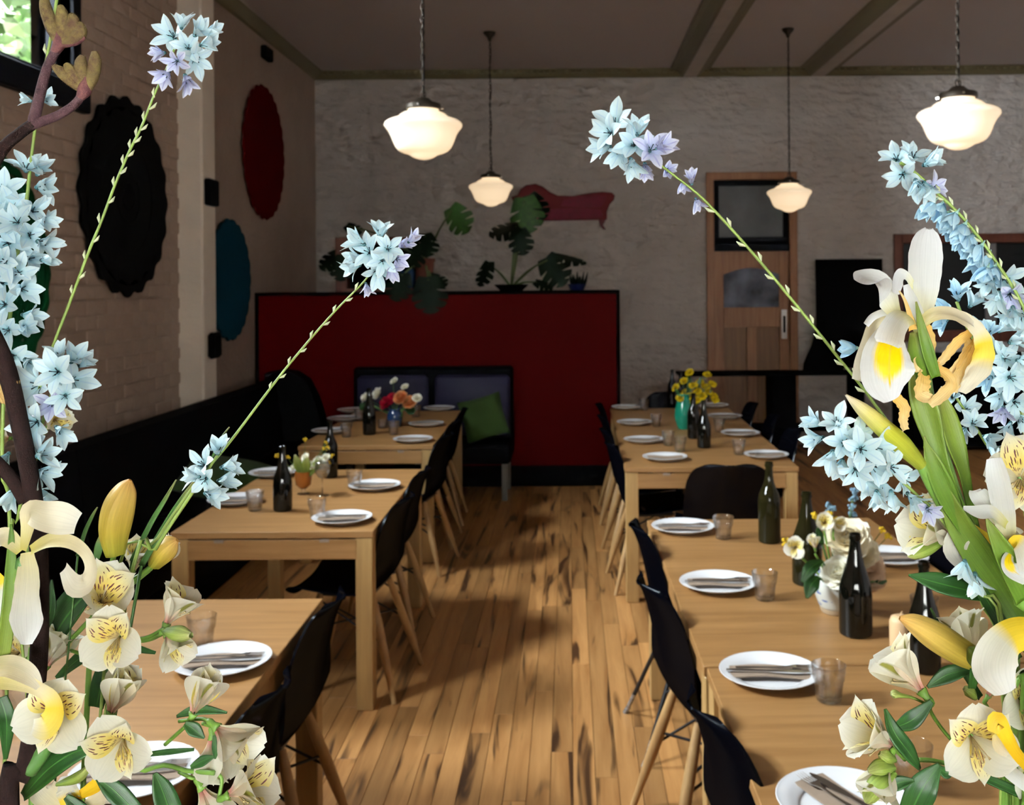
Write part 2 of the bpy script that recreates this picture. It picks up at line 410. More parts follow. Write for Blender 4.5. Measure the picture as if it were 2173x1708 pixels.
# bricks of the stretch before the pilaster, each one proud of its joint
BL, BH = .238, .0865
_rb = random.Random(5)
BM = []
for k in range(4):
    q = _rb.uniform(-.002, .002)
    BM.append(MB().cbox(0, .007 + k*.0012, -BL/2+.005+q, BL/2-.005+q, -BH/2+.0045, BH/2-.0045, .003).mesh('brick', 'side_paint_shaded'))
r = 0; z = .90 + BH/2
while z < 3.95:
    y = 4.62 + (BL/2 if r % 2 else 0)
    while y < 7.02 - BL*.5 + .12:
        if z < 1.755 + .285*y and not (y < 5.80 and z > 2.66):
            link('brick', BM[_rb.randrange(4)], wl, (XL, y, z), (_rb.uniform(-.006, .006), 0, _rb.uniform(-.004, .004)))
        y += BL
    z += BH; r += 1
# pilaster
pm = MB().cbox(XL-.05, -2.548, 7.05, 7.315, 0, ZC-.08, .012)
struct('trim_7', pm, 'pilaster_paint_lit', wl)
# ---- back wall with door and servery openings
DX0, DX1, DZ = 1.475, 2.455, 2.93
SX0, SX1, SZ0, SZ1 = 3.56, 5.05, 1.16, 2.18
m = MB(); y0, y1 = YB, YB + .25
m.box(XL-.2, DX0, y0, y1, 0, ZC+.1); m.box(DX0, DX1, y0, y1, DZ, ZC+.1); m.box(DX1, SX0, y0, y1, 0, ZC+.1)
m.box(SX0, SX1, y0, y1, 0, SZ0); m.box(SX0, SX1, y0, y1, SZ1, ZC+.1); m.box(SX1, XR+.2, y0, y1, 0, ZC+.1)
wb = struct('wall_back', m, 'wall_paint')
br = MB(); _rb = random.Random(11); z = 0; r = 0
while z < ZC-.1:
    h = .088 + _rb.uniform(-.006, .006); x = XL + (.12 if r % 2 else 0)
    while x < XR-.05:
        l = .24 + _rb.uniform(-.05, .03); a, b = x+.008, min(x+l-.006, XR)
        clear = not (b > DX0-.09 and a < DX1+.09 and z < DZ+.1) and not (b > SX0-.09 and a < SX1+.09 and SZ0-.15 < z+h and z < SZ1+.1)
        hidden = z < .8 and a < 1.3
        if clear and not hidden:
            p = _rb.uniform(.001, .010); q = [_rb.uniform(-.004, .004) for _ in range(4)]; zb, zt = z+.007, z+h-.006
            br.add([(a+q[0], YB, zb+q[1]), (b+q[2], YB, zb+q[3]), (b+q[3], YB, zt+q[0]), (a+q[1], YB, zt+q[2]),
                    (a+.014, YB-p, zb+.011), (b-.014, YB-p*_rb.uniform(.5, 1), zb+.011), (b-.014, YB-p, zt-.011), (a+.014, YB-p*_rb.uniform(.5, 1), zt-.011)],
                   [(4,5,6,7), (0,1,5,4), (1,2,6,5), (2,3,7,6), (3,0,4,7)])
        x += l
    z += h; r += 1
o = obj('painted_bricks', br, 'wall_paint', wb, smooth=True); o['kind'] = 'stuff'
# ---- right and front walls
struct('wall_right', MB().box(XR, XR+.2, YF-.2, YB+.2, 0, ZC+.1), 'wall_paint')
a, b, c, d = WIN_F
m = MB(); m.box(XL-T, a, YF-.2, YF, 0, ZC+.1); m.box(b, XR+.2, YF-.2, YF, 0, ZC+.1); m.box(a, b, YF-.2, YF, 0, c); m.box(a, b, YF-.2, YF, d, ZC+.1)
struct('wall_front', m, 'wall_paint')
# kitchen behind the servery: dark boxes
m = MB(); m.box(SX0-.6, SX1+.4, YB+1.6, YB+1.7, 0, 2.8); m.box(SX0-.7, SX0-.6, YB+.25, YB+1.7, 0, 2.8); m.box(SX1+.4, SX1+.5, YB+.25, YB+1.7, 0, 2.8); m.box(SX0-.7, SX1+.5, YB+.25, YB+1.7, 2.8, 2.9); m.box(SX0-.7, SX1+.5, YB+.25, YB+1.7, -.1, 0)
plain('kitchen_teal', (0.02, 0.045, 0.04), .5)
struct('wall_kitchen', m, 'kitchen_teal')

# ---- windows in the left wall
def left_window(name, a, b, c, d, panes):
    w = struct(name, MB().box(XL-T, XL+.015, a-.09, a, c-.09, d+.09).box(XL-T, XL+.015, b, b+.09, c-.09, d+.09).box(XL-T, XL+.015, a, b, d, d+.09), 'window_black')
    s = MB().cbox(XL-T, XL+.05, a-.13, b+.13, c-.14, c, .008); obj('window_sill', s, 'window_black', w)
    wd = (b - a) / panes
    for i in range(panes):
        p, q = a + wd*i, a + wd*(i+1); f = .055
        sash = MB().cbox(XL-.11, XL-.055, p, p+f, c, d, .004).cbox(XL-.11, XL-.055, q-f, q, c, d, .004).cbox(XL-.11, XL-.055, p+f, q-f, c, c+f, .004).cbox(XL-.11, XL-.055, p+f, q-f, d-f, d, .004)
        so = obj('sash', sash, 'window_black', w)
        obj('pane', MB().box(XL-.086, XL-.080, p+f-.004, q-f+.004, c+f-.004, d-f+.004), 'pane_glass', so)
    return w
left_window('window_1', *WIN_L[0], 1)
left_window('window_2', *WIN_L[1], 1)
a, b, c, d = WIN_F
w = struct('window_3', MB().box(a-.08, a, YF-.18, YF+.02, c-.08, d+.08).box(b, b+.08, YF-.18, YF+.02, c-.08, d+.08).box(a, b, YF-.18, YF+.02, c-.08, c).box(a, b, YF-.18, YF+.02, d, d+.08), 'window_black')
for i in range(1, 4):
    x = a + (b-a)*i/4; obj('mullion', MB().cbox(x-.03, x+.03, YF-.12, YF-.05, c, d, .004), 'window_black', w)
for i in range(4):
    p, q = a + (b-a)*i/4, a + (b-a)*(i+1)/4
    obj('pane', MB().box(p+.025, q-.025, YF-.088, YF-.082, c, d), 'pane_glass', w)

# ---- door in the back wall
FR = .085
f = MB().cbox(DX0, DX0+FR, YB-.03, YB+.14, 0, DZ, .006).cbox(DX1-FR, DX1, YB-.03, YB+.14, 0, DZ, .006).cbox(DX0, DX1, YB-.032, YB+.14, DZ-FR, DZ, .006)
door = struct('door_1', f, 'door_wood')
ix0, ix1, lt = DX0+FR, DX1-FR, 2.08
tr = obj('transom', MB().cbox(ix0, ix1, YB+.02, YB+.07, lt+.09, lt+.15, .004).cbox(ix0, ix1, YB+.02, YB+.07, DZ-FR-.06, DZ-FR, .004).cbox(ix0, ix0+.06, YB+.02, YB+.07, lt+.15, DZ-FR-.06, .004).cbox(ix1-.06, ix1, YB+.02, YB+.07, lt+.15, DZ-FR-.06, .004), 'window_black', door)
obj('pane', MB().box(ix0+.055, ix1-.055, YB+.042, YB+.05, lt+.145, DZ-FR-.055), 'frosted', tr)
obj('transom_bar', MB().cbox(ix0, ix1, YB-.01, YB+.08, lt, lt+.085, .006), 'window_black', door)
lw = ix1 - ix0
leaf = obj('door_leaf', MB().cbox(ix0, ix0+.105, YB+.03, YB+.075, .01, lt, .004).cbox(ix1-.105, ix1, YB+.03, YB+.075, .01, lt, .004), 'door_wood', door)
gx0, gx1 = ix0+.105, ix1-.105; gz0, gz1 = 1.475, 1.90
arch = [(gx0, lt), (gx0, gz1-.07)] + [(gx0 + (gx1-gx0)*t/10, gz1 - .07 + .07*math.sin(PI*t/10)) for t in range(1, 10)] + [(gx1, gz1-.07), (gx1, lt)]
n = len(arch)
am = MB(); am.add([(x, YB+.03, z) for x, z in arch] + [(x, YB+.075, z) for x, z in arch],
    [(0, 1, 2), (0, 2, 3), (0, 3, 4), (0, 4, 5), (0, 5, 6), (0, 6, n-1), (6, 7, n-1), (7, 8, n-1), (8, 9, n-1), (9, 10, n-1), (10, 11, n-1)] + [(n, n+i+1, n+i+2) for i in range(n-2)] + [(i, i+n, i+n+1, i+1) for i in range(n-1)] + [(n-1, 2*n-1, n, 0)])
obj('top_rail', am, 'door_wood', leaf)
obj('lock_rail', MB().cbox(gx0, gx1, YB+.03, YB+.075, 1.26, gz0, .004), 'door_wood', leaf)
obj('bottom_rail', MB().cbox(gx0, gx1, YB+.03, YB+.075, .01, .24, .004), 'door_wood', leaf)
cxm = (gx0+gx1)/2
obj('muntin', MB().cbox(cxm-.05, cxm+.05, YB+.03, YB+.075, .24, 1.26, .004), 'door_wood', leaf)
for p, q in ((gx0, cxm-.05), (cxm+.05, gx1)): obj('panel', MB().cbox(p, q, YB+.052, YB+.062, .24, 1.26, .003), 'door_panel', leaf)
plain('door_glass', (0.13, 0.145, 0.19), .1, spec=.6, noise=.7, nscale=3.5)
obj('pane', MB().box(gx0-.005, gx1+.005, YB+.05, YB+.056, gz0-.005, gz1+.01), 'door_glass', leaf)
hp = obj('pull_plate', MB().cbox(ix1-.088, ix1-.022, YB+.022, YB+.032, 1.13, 1.45, .003), 'steel', leaf)
obj('finger_recess', MB().cbox(ix1-.068, ix1-.042, YB+.019, YB+.024, 1.20, 1.38, .002), 'black_matt', hp)

struct('wall_leak_block', MB().box(DX0-.3, DX1+.3, YB+1.0, YB+1.1, 0, 3.3).box(DX0-.4, DX0-.3, YB+.25, YB+1.1, 0, 3.3).box(DX1+.3, DX1+.4, YB+.25, YB+1.1, 0, 3.3).box(DX0-.4, DX1+.4, YB+.25, YB+1.1, 3.2, 3.3).box(DX0-.4, DX1+.4, YB+.25, YB+1.1, -.1, 0), 'black_matt')  # unseen black box, added to stop sky light leaking through the transom
# ---- servery window in the back wall
s = MB().cbox(SX0-.07, SX0+.03, YB-.03, YB+.2, SZ0-.07, SZ1+.07, .006).cbox(SX1-.03, SX1+.07, YB-.03, YB+.2, SZ0-.07, SZ1+.07, .006).cbox(SX0, SX1, YB-.03, YB+.2, SZ1-.03, SZ1+.07, .006).cbox(SX0, SX1, YB-.04, YB+.2, SZ0-.07, SZ0+.05, .006)
sv = struct('window_4', s, 'red_wood')
plain('grey_frame', (0.20, 0.19, 0.19), .5)
obj('mullion', MB().cbox(4.50, 4.62, YB+.05, YB+.12, SZ0, SZ1, .004), 'grey_frame', sv)
obj('pane', MB().box(SX0+.03, 4.50, YB+.08, YB+.086, SZ0+.05, SZ1-.03), 'dark_glass', sv)
obj('pane', MB().box(4.62, SX1-.03, YB+.08, YB+.086, SZ0+.05, SZ1-.03), 'dark_glass', sv)

# ---- outside: ground, roof and wall added to dim the front window, trees by the left wall
struct('ground_outside', MB().box(-30, 30, -30, 30, -.4, -.13), 'asphalt')
vr = thing('light_blocker', 'unseen roof added outside to dim the front window', 'light_blocker', (0, 0, 0))  # roof out of view, added to keep sky light off the front window
obj('roof', MB().box(-4, 6, -5.2, YF-.2, 3.0, 3.12), 'black_matt', vr)
for x in (-3.8, 1, 5.8): obj('post', MB().tube([(x, -5, -.13), (x, -5, 3.0)], .06, 10), 'black_metal', vr)
plain('blocker_render', (0.45, 0.42, 0.38), .9)
fc = thing('blocker_wall', 'unseen wall added across the street to dim the front window', 'building', (0, -13, -.13)); obj('wall', MB().box(-14, 16, -.3, 0, 0, 9), 'blocker_render', fc)  # wall out of view, added so the front window sees less sky
def tree(x, y, z, r, hgt, label, seed):
    t = thing('tree', label, 'tree', (x, y, -.13), 0, 'trees outside the high windows')
    rr = random.Random(seed)
    obj('trunk', MB().tube([(0,0,0), (.1,.05,hgt*.5), (.05,.1,hgt)], [.13, .1, .05], 8), 'bark', t)
    fm = MB()
    for i in range(int(1700*r*r)):
        d = Vector((rr.gauss(0,1), rr.gauss(0,1), rr.gauss(0,1))).normalized() * r * rr.random() ** .45
        c = Vector((0, 0, z)) + Vector((d.x, d.y, d.z*.9)); s = rr.uniform(.07, .16)
        q = Euler((rr.uniform(0,6), rr.uniform(0,6), rr.uniform(0,6))).to_matrix()
        fm.add([c + q @ Vector(p) for p in ((-s*.45,0,0), (0,-s,.02), (s*.45,0,0), (0,s,.02))], [(0,1,2,3)])
    o = obj('foliage', fm, 'tree_leaf', t); o['kind'] = 'stuff'
tree(-6.3, 10.4, 4.7, 2.0, 4.4, 'broad leafy green tree seen through the high black window', 2)
tree(-4.6, 6.3, 3.9, 1.25, 3.6, 'smaller leafy tree standing close outside the high black window', 4)
tree(-4.4, 3.85, 3.9, 1.1, 3.6, 'bushy leafy tree beside the smaller one outside the high window', 9)

# ================================================================== wall pieces
def wall_box(name, label, cat, u0, u1, v0, v1, X, th, b, mat='black_matt'):
    k0 = X * FPX; d0, d1 = k0/(u0-U0), k0/(u1-U0); dm = (d0+d1)/2
    za, zb = EYE - (v1-V0)*dm/FPX, EYE - (v0-V0)*dm/FPX
    o = obj(name, MB().cbox(0, th, -(abs(d1-d0))/2, abs(d1-d0)/2, -(zb-za)/2, (zb-za)/2, b), mat, None, loc=(X, dm, (za+zb)/2))
    return tag(o, label, cat)
wall_box('wall_speaker', 'small black box speaker on the pilaster beside the red oval', 'speaker', 434, 453, 375, 431, -2.548, .05, .01)
wall_box('wall_speaker', 'small black rounded box low on the pilaster beside the blue oval', 'speaker', 438, 457, 699, 754, -2.548, .05, .02)
sn = wall_box('motion_sensor', 'tiny black sensor high on the side wall under the cornice', 'sensor', 556, 571, 95, 123, XL, .06, .012)

def doily(name, label, cy, cz, R, mat, nsc, depth, holes, rings):
    "crocheted round: scalloped disc with open work, hung on the left wall"
    t = thing(name, label, 'wall doily', (XL+.02, cy, cz), 0, 'crocheted rounds on the side wall')
    core = MB(); th = .018; n = nsc*6
    if not holes:
        edge = [(R*(1-.04+.04*abs(math.cos(nsc*PI*k/n)))*math.cos(2*PI*k/n), R*(1-.04+.04*abs(math.cos(nsc*PI*k/n)))*math.sin(2*PI*k/n)) for k in range(n)]
        vs = [(0,0,0)] + [(0, a, b) for a, b in edge] + [(th,0,0)] + [(th, a*.985, b*.985) for a, b in edge]
        fs = [(0, 1+(k+1) % n, 1+k) for k in range(n)] + [(n+1, n+2+k, n+2+(k+1) % n) for k in range(n)] + [(1+k, 1+(k+1) % n, n+2+(k+1) % n, n+2+k) for k in range(n)]
        core.add(vs, fs); obj('lace_disc', core, mat, t)
        return t
    # rings of cord joined by spokes, so the wall shows through the gaps
    def ring(r, w, seg=48, wave=0, nw=0):
        m = MB(); vs = []; fs = []
        for k in range(seg):
            a = 2*PI*k/seg; rr = r*(1+wave*math.cos(nw*a)); c, s = math.cos(a), math.sin(a)
            vs += [(0,(rr-w)*c,(rr-w)*s), (0,(rr+w)*c,(rr+w)*s), (th,(rr+w)*c,(rr+w)*s), (th,(rr-w)*c,(rr-w)*s)]
        for k in range(seg):
            p, q = 4*k, 4*((k+1) % seg)
            fs += [(p+i, p+(i+1) % 4, q+(i+1) % 4, q+i) for i in range(4)]
        return m.add(vs, fs)
    for (fr, w, wave, nw) in rings: obj('lace_ring', ring(R*fr, R*w, max(48, nw*6), wave, nw), mat, t)
    sp = MB()
    for (f0, f1, cnt, w, off) in holes:
        for k in range(cnt):
            a = 2*PI*(k+off)/cnt; c, s = math.cos(a), math.sin(a); w_ = R*w
            M = Matrix(((1,0,0,0),(0,c,-s,0),(0,s,c,0),(0,0,0,1)))
            sp.box(0, th*.9, R*f0, R*f1, -w_, w_, M)
    o = obj('lace_spokes', sp, mat, t); o['kind'] = 'stuff'
    return t
doily('wall_doily', 'large black crocheted round with scalloped edge on the brick wall', 6.17, 2.30, .60, 'doily_black', 26, .02,
      [(.05,.2,12,.03,0), (.2,.5,24,.044,.5), (.5,.76,40,.045,0), (.76,.9,52,.036,.5)],
      [(.06,.06,0,1), (.2,.06,0,1), (.42,.15,0,1), (.66,.075,0,1), (.82,.085,0,1), (.935,.06,.03,20)])
doily('wall_doily', 'dark red crocheted round high on the side wall past the pilaster', 8.99, 2.93, .60, 'doily_red', 26, .02, None, None)
doily('wall_doily', 'teal blue crocheted round hanging low past the pilaster', 8.06, 1.80, .49, 'doily_blue', 22, .02, None, None)
doily('wall_doily', 'green lace crocheted round behind the pale blue flower spike', 4.66, 1.82, .58, 'doily_green', 24, .02,
      [(.0,.3,10,.04,0), (.3,.45,24,.03,.5), (.45,.62,36,.03,0), (.7,.86,48,.022,.5)] ,
      [(.05,.05,0,1), (.3,.045,0,1), (.45,.05,0,1), (.62,.04,0,1), (.72,.04,0,1), (.86,.035,0,1), (.96,.035,.018,24)])
for k in range(12):      # rosettes between the rings of the green round
    a = 2*PI*k/12; t = bpy.data.objects['wall_doily.003']
    m = MB(); c = Vector((0, .535*.58/.58*.58*math.cos(a)*1.0, .535*.58*math.sin(a)))
    for q in range(8):
        b = 2*PI*q/8; d = Vector((0, math.cos(b), math.sin(b)))
        m.tube([c + d*.008 + Vector((.009,0,0)), c + d*.05 + Vector((.009,0,0))], [.004, .008], 5)
    obj('rosette', m, 'doily_green', t)

# chaise longue cut-out on the back wall (flat board, 2 cm thick)
k = YB - .02
def bp(u, v, d=k): p = at(u, v, d); return (p.x, p.z)
ch = thing('chaise_wall_art', 'flat red chaise longue cut-out hung on the white brick wall', 'wall art', (0, YB, 0))
def cut(name, pts, mat, y0, y1):
    pl = [bp(*p) for p in pts]
    pl = catmull([pl[-1]] + pl + [pl[0]], len(pl)*3)[3:-3] if False else pl
    m = MB(); m.prism(pl, y0, y1); obj(name, m, mat, ch)
cut('backrest', [(1085,418),(1098,414),(1104,402),(1116,393),(1136,390),(1152,396),(1168,408),(1184,415),(1216,416),(1250,410),(1278,407),(1298,409),(1305,415),(1303,424),(1294,434),(1288,450),(1277,453),(1264,453),(1128,452),(1110,436),(1098,426),(1088,426)], 'chaise_red', -.030, -.010)
cut('seat_cushion', [(1148,446),(1180,443),(1240,442),(1276,445),(1279,462),(1200,466),(1130,467),(1126,455)], 'chaise_pink', -.042, -.031)
cut('inner_back', [(1190,437),(1196,424),(1230,418),(1268,414),(1288,415),(1284,428),(1276,440),(1230,440)], 'chaise_pink', -.036, -.031)
cut('apron', [(1120,460),(1126,455),(1130,467),(1279,462),(1277,446),(1288,446),(1288,466),(1200,468),(1128,470)], 'chaise_red', -.031, -.011)
cut('leg', [(1270,464),(1288,462),(1284,470),(1280,478),(1286,487),(1280,487),(1273,479)], 'chaise_leg', -.030, -.010)
cut('leg', [(1126,466),(1142,466),(1136,474),(1132,486),(1126,486),(1128,476)], 'chaise_leg', -.030, -.010)

# ================================================================== pendant lamps
LP = [(-.20, 1.4), (.0, 1.42), (.0, 1.45)]
GL = [(.050,.118),(.072,.112),(.080,.100),(.082,.092),(.110,.080),(.128,.066),(.140,.058),(.172,.048),(.193,.036),(.201,.022),(.196,.008),(.180,-.012),(.168,-.035),(.158,-.062),(.145,-.090),(.128,-.110),(.105,-.122),(.078,-.130),(.062,-.140),(.042,-.150),(.018,-.156),(.0005,-.157)]
def lamp(x, y, z, label, wavy):
    t = thing('pendant_lamp', label, 'pendant lamp', (x, y, z), 0, 'schoolhouse pendant lamps')
    obj('globe', MB().lathe(catmull(GL, 44), 40), 'lamp_glass', t, smooth=True)
    obj('gallery', MB().lathe([(.012,.165),(.03,.16),(.05,.142),(.088,.130),(.092,.124),(.092,.104),(.086,.100),(.05,.112)], 28), 'bronze', t, smooth=True, sharp=40)
    for a in range(3):
        q = 2*PI*a/3 + .4; obj('thumbscrew', MB().tube([(.088*math.cos(q), .088*math.sin(q), .114), (.108*math.cos(q), .108*math.sin(q), .114)], .006, 6), 'chrome', t)
    top = ZC - z
    hook = MB()
    for k in range(12):
        a, b = 2*PI*k/12, 2*PI*(k+1)/12
        hook.tube([(.014*math.cos(a), 0, .18+.018*math.sin(a)), (.014*math.cos(b), 0, .18+.018*math.sin(b))], .0035, 5, cap=False)
    obj('loop', hook, 'bronze', t)
    ch = MB(); zz = .205; i = 0
    while zz < top - .09:                                       # chain: oval links turned in turn
        pts = []
        for k in range(9):
            a = 2*PI*k/8; c = .009*math.cos(a)
            pts.append((c if i % 2 else 0, 0 if i % 2 else c, zz + .021*math.sin(a)))
        ch.tube(pts, .0024, 4, cap=False); zz += .033; i += 1
    o = obj('chain', ch, 'bronze', t); o['kind'] = 'stuff'
    w = []
    for k in range(30):
        f = k/29; w.append((wavy*math.sin(f*23)*.5 + .004, wavy*math.cos(f*17)*.4, .17 + f*(top-.22)))
    obj('cord', MB().tube(w, .0035, 6), 'black_matt', t, smooth=True)
    obj('ceiling_rose', MB().lathe([(.0005, top-.085), (.012, top-.08), (.022, top-.05), (.05, top-.02), (.055, top-.001)], 20), 'bronze', t, smooth=True)
lamp(-.748, 5.24, 2.555, 'lit white schoolhouse pendant nearer the black round on the brick wall', .004)
lamp(-.707, 9.22, 2.612, 'lit white schoolhouse pendant hanging in front of the chaise cut-out', .014)
lamp(2.0, 9.18, 2.535, 'lit white schoolhouse pendant hanging in front of the wooden door', .003)
lamp(1.965, 5.10, 2.565, 'lit white schoolhouse pendant between the ceiling beams over the iris', .004)

# ================================================================== red partition
PY, PZ, PX0, PX1 = 8.75, 1.69, XL+.005, .435
p = thing('partition', 'dark red panelled partition with black edges and planting ledge', 'partition', (0, PY, 0))
obj('panel', MB().box(PX0+.03, PX1-.03, 0, .03, .18, PZ-.03), 'red_panel', p)
obj('kickboard', MB().cbox(PX0, PX1, -.008, .03, 0, .18, .003), 'black_matt', p)
obj('top_ledge', MB().cbox(PX0, PX1, -.012, .36, PZ-.03, PZ, .004), 'black_matt', p)
obj('edge_strip', MB().cbox(PX0, PX0+.03, -.01, .03, .18, PZ-.03, .003), 'black_matt', p)
obj('edge_strip', MB().cbox(PX1-.03, PX1, -.01, .36, 0, PZ-.03, .003), 'black_matt', p)
obj('back_panel', MB().box(PX0, PX1-.03, .33, .36, 0, PZ-.03), 'black_matt', p)

# ================================================================== benches
b = thing('banquette', 'long black upholstered banquette along the painted brick wall', 'banquette', (0, 0, 0))
obj('base', MB().cbox(-2.53, -2.04, 1.3, 8.70, 0, .28, .005), 'black_matt', b)
for i in range(5):
    y0 = 1.3 + i*1.48; obj('seat_cushion', MB().cbox(-2.385, -1.98, y0+.004, y0+1.476, .28, .45, .03), 'black_vinyl', b, smooth=True, sharp=50)
def _bk(y0, y1):
    m = MB(); poly = [(-2.543,.28),(-2.543,.96),(-2.50,.968),(-2.44,.95),(-2.38,.45),(-2.38,.28)]
    n = len(poly); m.add([(x,y0,z) for x,z in poly]+[(x,y1,z) for x,z in poly], [tuple(range(n)), tuple(range(n,2*n))[::-1]]+[(i,i+n,(i+1)%n+n,(i+1)%n) for i in range(n)]); return m
obj('backrest', _bk(1.3, 5.0), 'black_vinyl', b); obj('backrest', _bk(5.004, 8.70), 'black_vinyl', b)
end = [(-2.54,.45),(-2.54,1.02),(-2.40,1.045),(-2.30,1.03),(-2.20,.96),(-2.12,.80),(-2.07,.62),(-2.05,.45)]
obj('end_backrest', MB().prism(end, 8.42, 8.60), 'black_vinyl', b)

def cushion(name, label, M, w, h, t, mat='green_fabric'):
    def f(sgn):
        def g(i, j):
            a, c = 2*i-1, 2*j-1
            pin = 1 - .10*(a*a*(1-c*c)*0 + 0); x = a*w/2*(1 - .07*(1-c*c)*0 - .06*math.cos(c*PI/2)*abs(a)**3); y = c*h/2*(1 - .06*math.cos(a*PI/2)*abs(c)**3)
            return (x, y, sgn*t/2*((1-a*a)*(1-c*c))**.45)
        return g
    m = MB(); m.grid(f(1), 14, 14); m.grid(f(-1), 14, 14); m.uv = None
    o = obj(name, m, mat, None, smooth=True); o.matrix_world = M
    return tag(o, label, 'cushion', 'green cushions')
bn = thing('bench_seat', 'black framed bench with two purple padded backs by the red partition', 'bench', (0, 0, 0))
BX0, BX1 = -1.84, -.485
obj('back_frame', MB().cbox(BX0, BX1, 8.60, 8.70, .30, 1.05, .02), 'black_vinyl', bn)
for x0, x1 in ((BX0+.04, -1.20), (-1.145, BX1-.025)): obj('back_cushion', MB().cbox(x0, x1, 8.54, 8.61, .47, .985, .03), 'purple_vinyl', bn, smooth=True, sharp=50)
obj('seat', MB().cbox(BX0, BX1, 8.14, 8.60, .30, .45, .02), 'black_vinyl', bn)
plain('grey_leg', (0.16, 0.15, 0.13), .6)
for x, y in ((BX0+.05, 8.19), (BX1-.05, 8.19), (BX0+.05, 8.64), (BX1-.05, 8.64)): obj('leg', MB().cbox(x-.022, x+.022, y-.022, y+.022, 0, .30, .003), 'grey_leg', bn)
cushion('cushion', 'olive green cushion leaning on the purple bench back', Matrix.Translation(at(1026, 886, 8.36)) @ Euler((rad(68), rad(-14), rad(8))).to_matrix().to_4x4(), .36, .36, .13)
cushion('cushion', 'dark green cushion lying on the black banquette behind the posy table', Matrix.Translation((-2.17, 6.35, .55)) @ Euler((rad(12), rad(10), rad(10))).to_matrix().to_4x4(), .55, .55, .18)
# counter with the flower vases, below the picture
ct = thing('counter', 'high wooden counter that carries the two flower vases', 'counter', (0, 0, 0))
obj('worktop', MB().cbox(-1.1, 1.0, .38, .86, 1.01, 1.05, .004), 'oak', ct)
obj('front_panel', MB().box(-1.08, .98, .80, .82, 0, 1.01), 'black_matt', ct)
for x in (-1.08, .94): obj('side_panel', MB().box(x, x+.04, .40, .80, 0, 1.01), 'black_matt', ct)

# ---- console table, blackboard and bag at the back wall
cy = 10.35; c0, c1 = on(1440, 795, .82).x, 0
x0, x1 = at(1440, 800, cy).x, at(1832, 800, cy).x
cs = thing('console_table', 'black console table with lower shelf against the back wall', 'table', (0, cy, 0))
obj('top', MB().cbox(x0, x1, -.10, .30, .795, .82, .004), 'black_matt', cs)
obj('shelf', MB().cbox(x0+.6, x1, -.16, .28, .24, .27, .004), 'black_matt', cs)
for x in (x0+.03, x1-.10):
    for y in (-.08, .22): obj('leg', MB().cbox(x, x+.09, y, y+.05, 0, .79, .003), 'black_matt', cs)
obj('cabinet', MB().cbox(at(1636,800,cy).x, at(1686,800,cy).x, -.08, .28, .0, .795, .004), 'black_matt', cs)
a, c = at(1733, 790, YB-.08), at(1873, 549, YB-.08)
bb = obj('blackboard', MB().cbox(a.x, c.x, -.015, .015, 0, c.z-.822, .003), 'black_matt', None, loc=(0, YB-.10, .822), rot=(rad(-2), 0, 0))
tag(bb, 'blank blackboard leaning on the wall between door and servery window', 'blackboard')
bg_ = MB(); sil = [(1706,790),(1708,772),(1716,752),(1724,735),(1730,712),(1736,690),(1752,684),(1770,700),(1782,740),(1788,790)]
pl = [bp(u, v, cy+.05) for u, v in sil]; pl = [(x, max(z, .821)) for x, z in pl]
o = obj('cloth_bag', MB().prism(pl, -.06, .06).prism([(x*.98+.0367, z) for x, z in pl], -.09, -.06), 'black_matt', None, loc=(0, cy+.05, 0)); tag(o, 'slumped black cloth bag on the console below the blackboard', 'bag')
sd = thing('sideboard', 'low black sideboard under the servery window', 'sideboard', (4.2, 10.45, 0))
obj('body', MB().cbox(-.75, .75, -.2, .42, .06, .98, .006), 'black_matt', sd)
for x in (-.5, 0, .5): obj('door', MB().cbox(x-.24, x+.24, -.215, -.2, .1, .94, .004), 'black_matt', sd)

# ================================================================== plants on the ledge
def monstera_leaf(size, cuts, droop, seed):
    "heart shaped leaf with fingers: midrib along +y, one mesh"
    m = MB()
    for sd in (-1, 1):
        def fn(i, j, sd=sd):
            y = -.10 + 1.06*j                                   # along the midrib
            w = .52*max(0, math.sin(PI*min(1, (j+.16)/1.16)))**.75
            slit = max(0, math.cos(2*PI*cuts*(j-.05)))**4 if j > .12 else 0
            l = i*w*(1 - .66*slit)
            sweep = .34*l - (.10*math.exp(-(j*7)**2))*i*1.6     # lobes lean to the tip, heart notch at the base
            z = -droop*l*l - .25*droop*max(0, y)**2 + .06*l
            return (sd*l*size, (y+sweep*.8)*size, z*size)
        m.shell(fn, 6, 12*cuts+1, .004)
    m.uv = None
    return m
LEAFM = [monstera_leaf(1.0, 4, .45, i).mesh('leaf', mt, True, 60) for i, mt in enumerate(('monstera', 'monstera_dark', 'monstera'))]
def big_leaf(plant, base, u, v, d, size, tip, normal, mi, stem=True):
    "leaf whose midpoint shows at (u,v): tip direction and face normal given as right/up/towards"
    root = plant.location
    c = at(u, v, d); t = Vector((tip[0], -tip[2], tip[1])).normalized(); nrm = Vector((normal[0], -normal[2], normal[1]))
    z = (nrm - t*nrm.dot(t)).normalized(); x = t.cross(z)
    M = Matrix((x, t, z)).transposed().to_4x4()
    p = c - t*size*.45
    o = link('leaf', LEAFM[mi], plant); o.matrix_local = Matrix.Translation(p - root) @ M @ Matrix.Scale(size, 4)
    if stem:
        b = Vector(base); mid = (b + p)/2 + Vector((0, 0, .08)) * (p-b).length
        obj('stem', MB().tube(catmull([tuple(b-root), tuple(mid-root), tuple(p-root)], 10), [.011]*5+[.008]*5, 6), 'plant_stem', plant, smooth=True)
LY = 8.93
b1 = Vector((at(902, 600, LY).x, LY, PZ)); 
pl1 = thing('potted_monstera', 'leafy monstera in a terracotta pot trailing over the red partition', 'potted plant', b1)
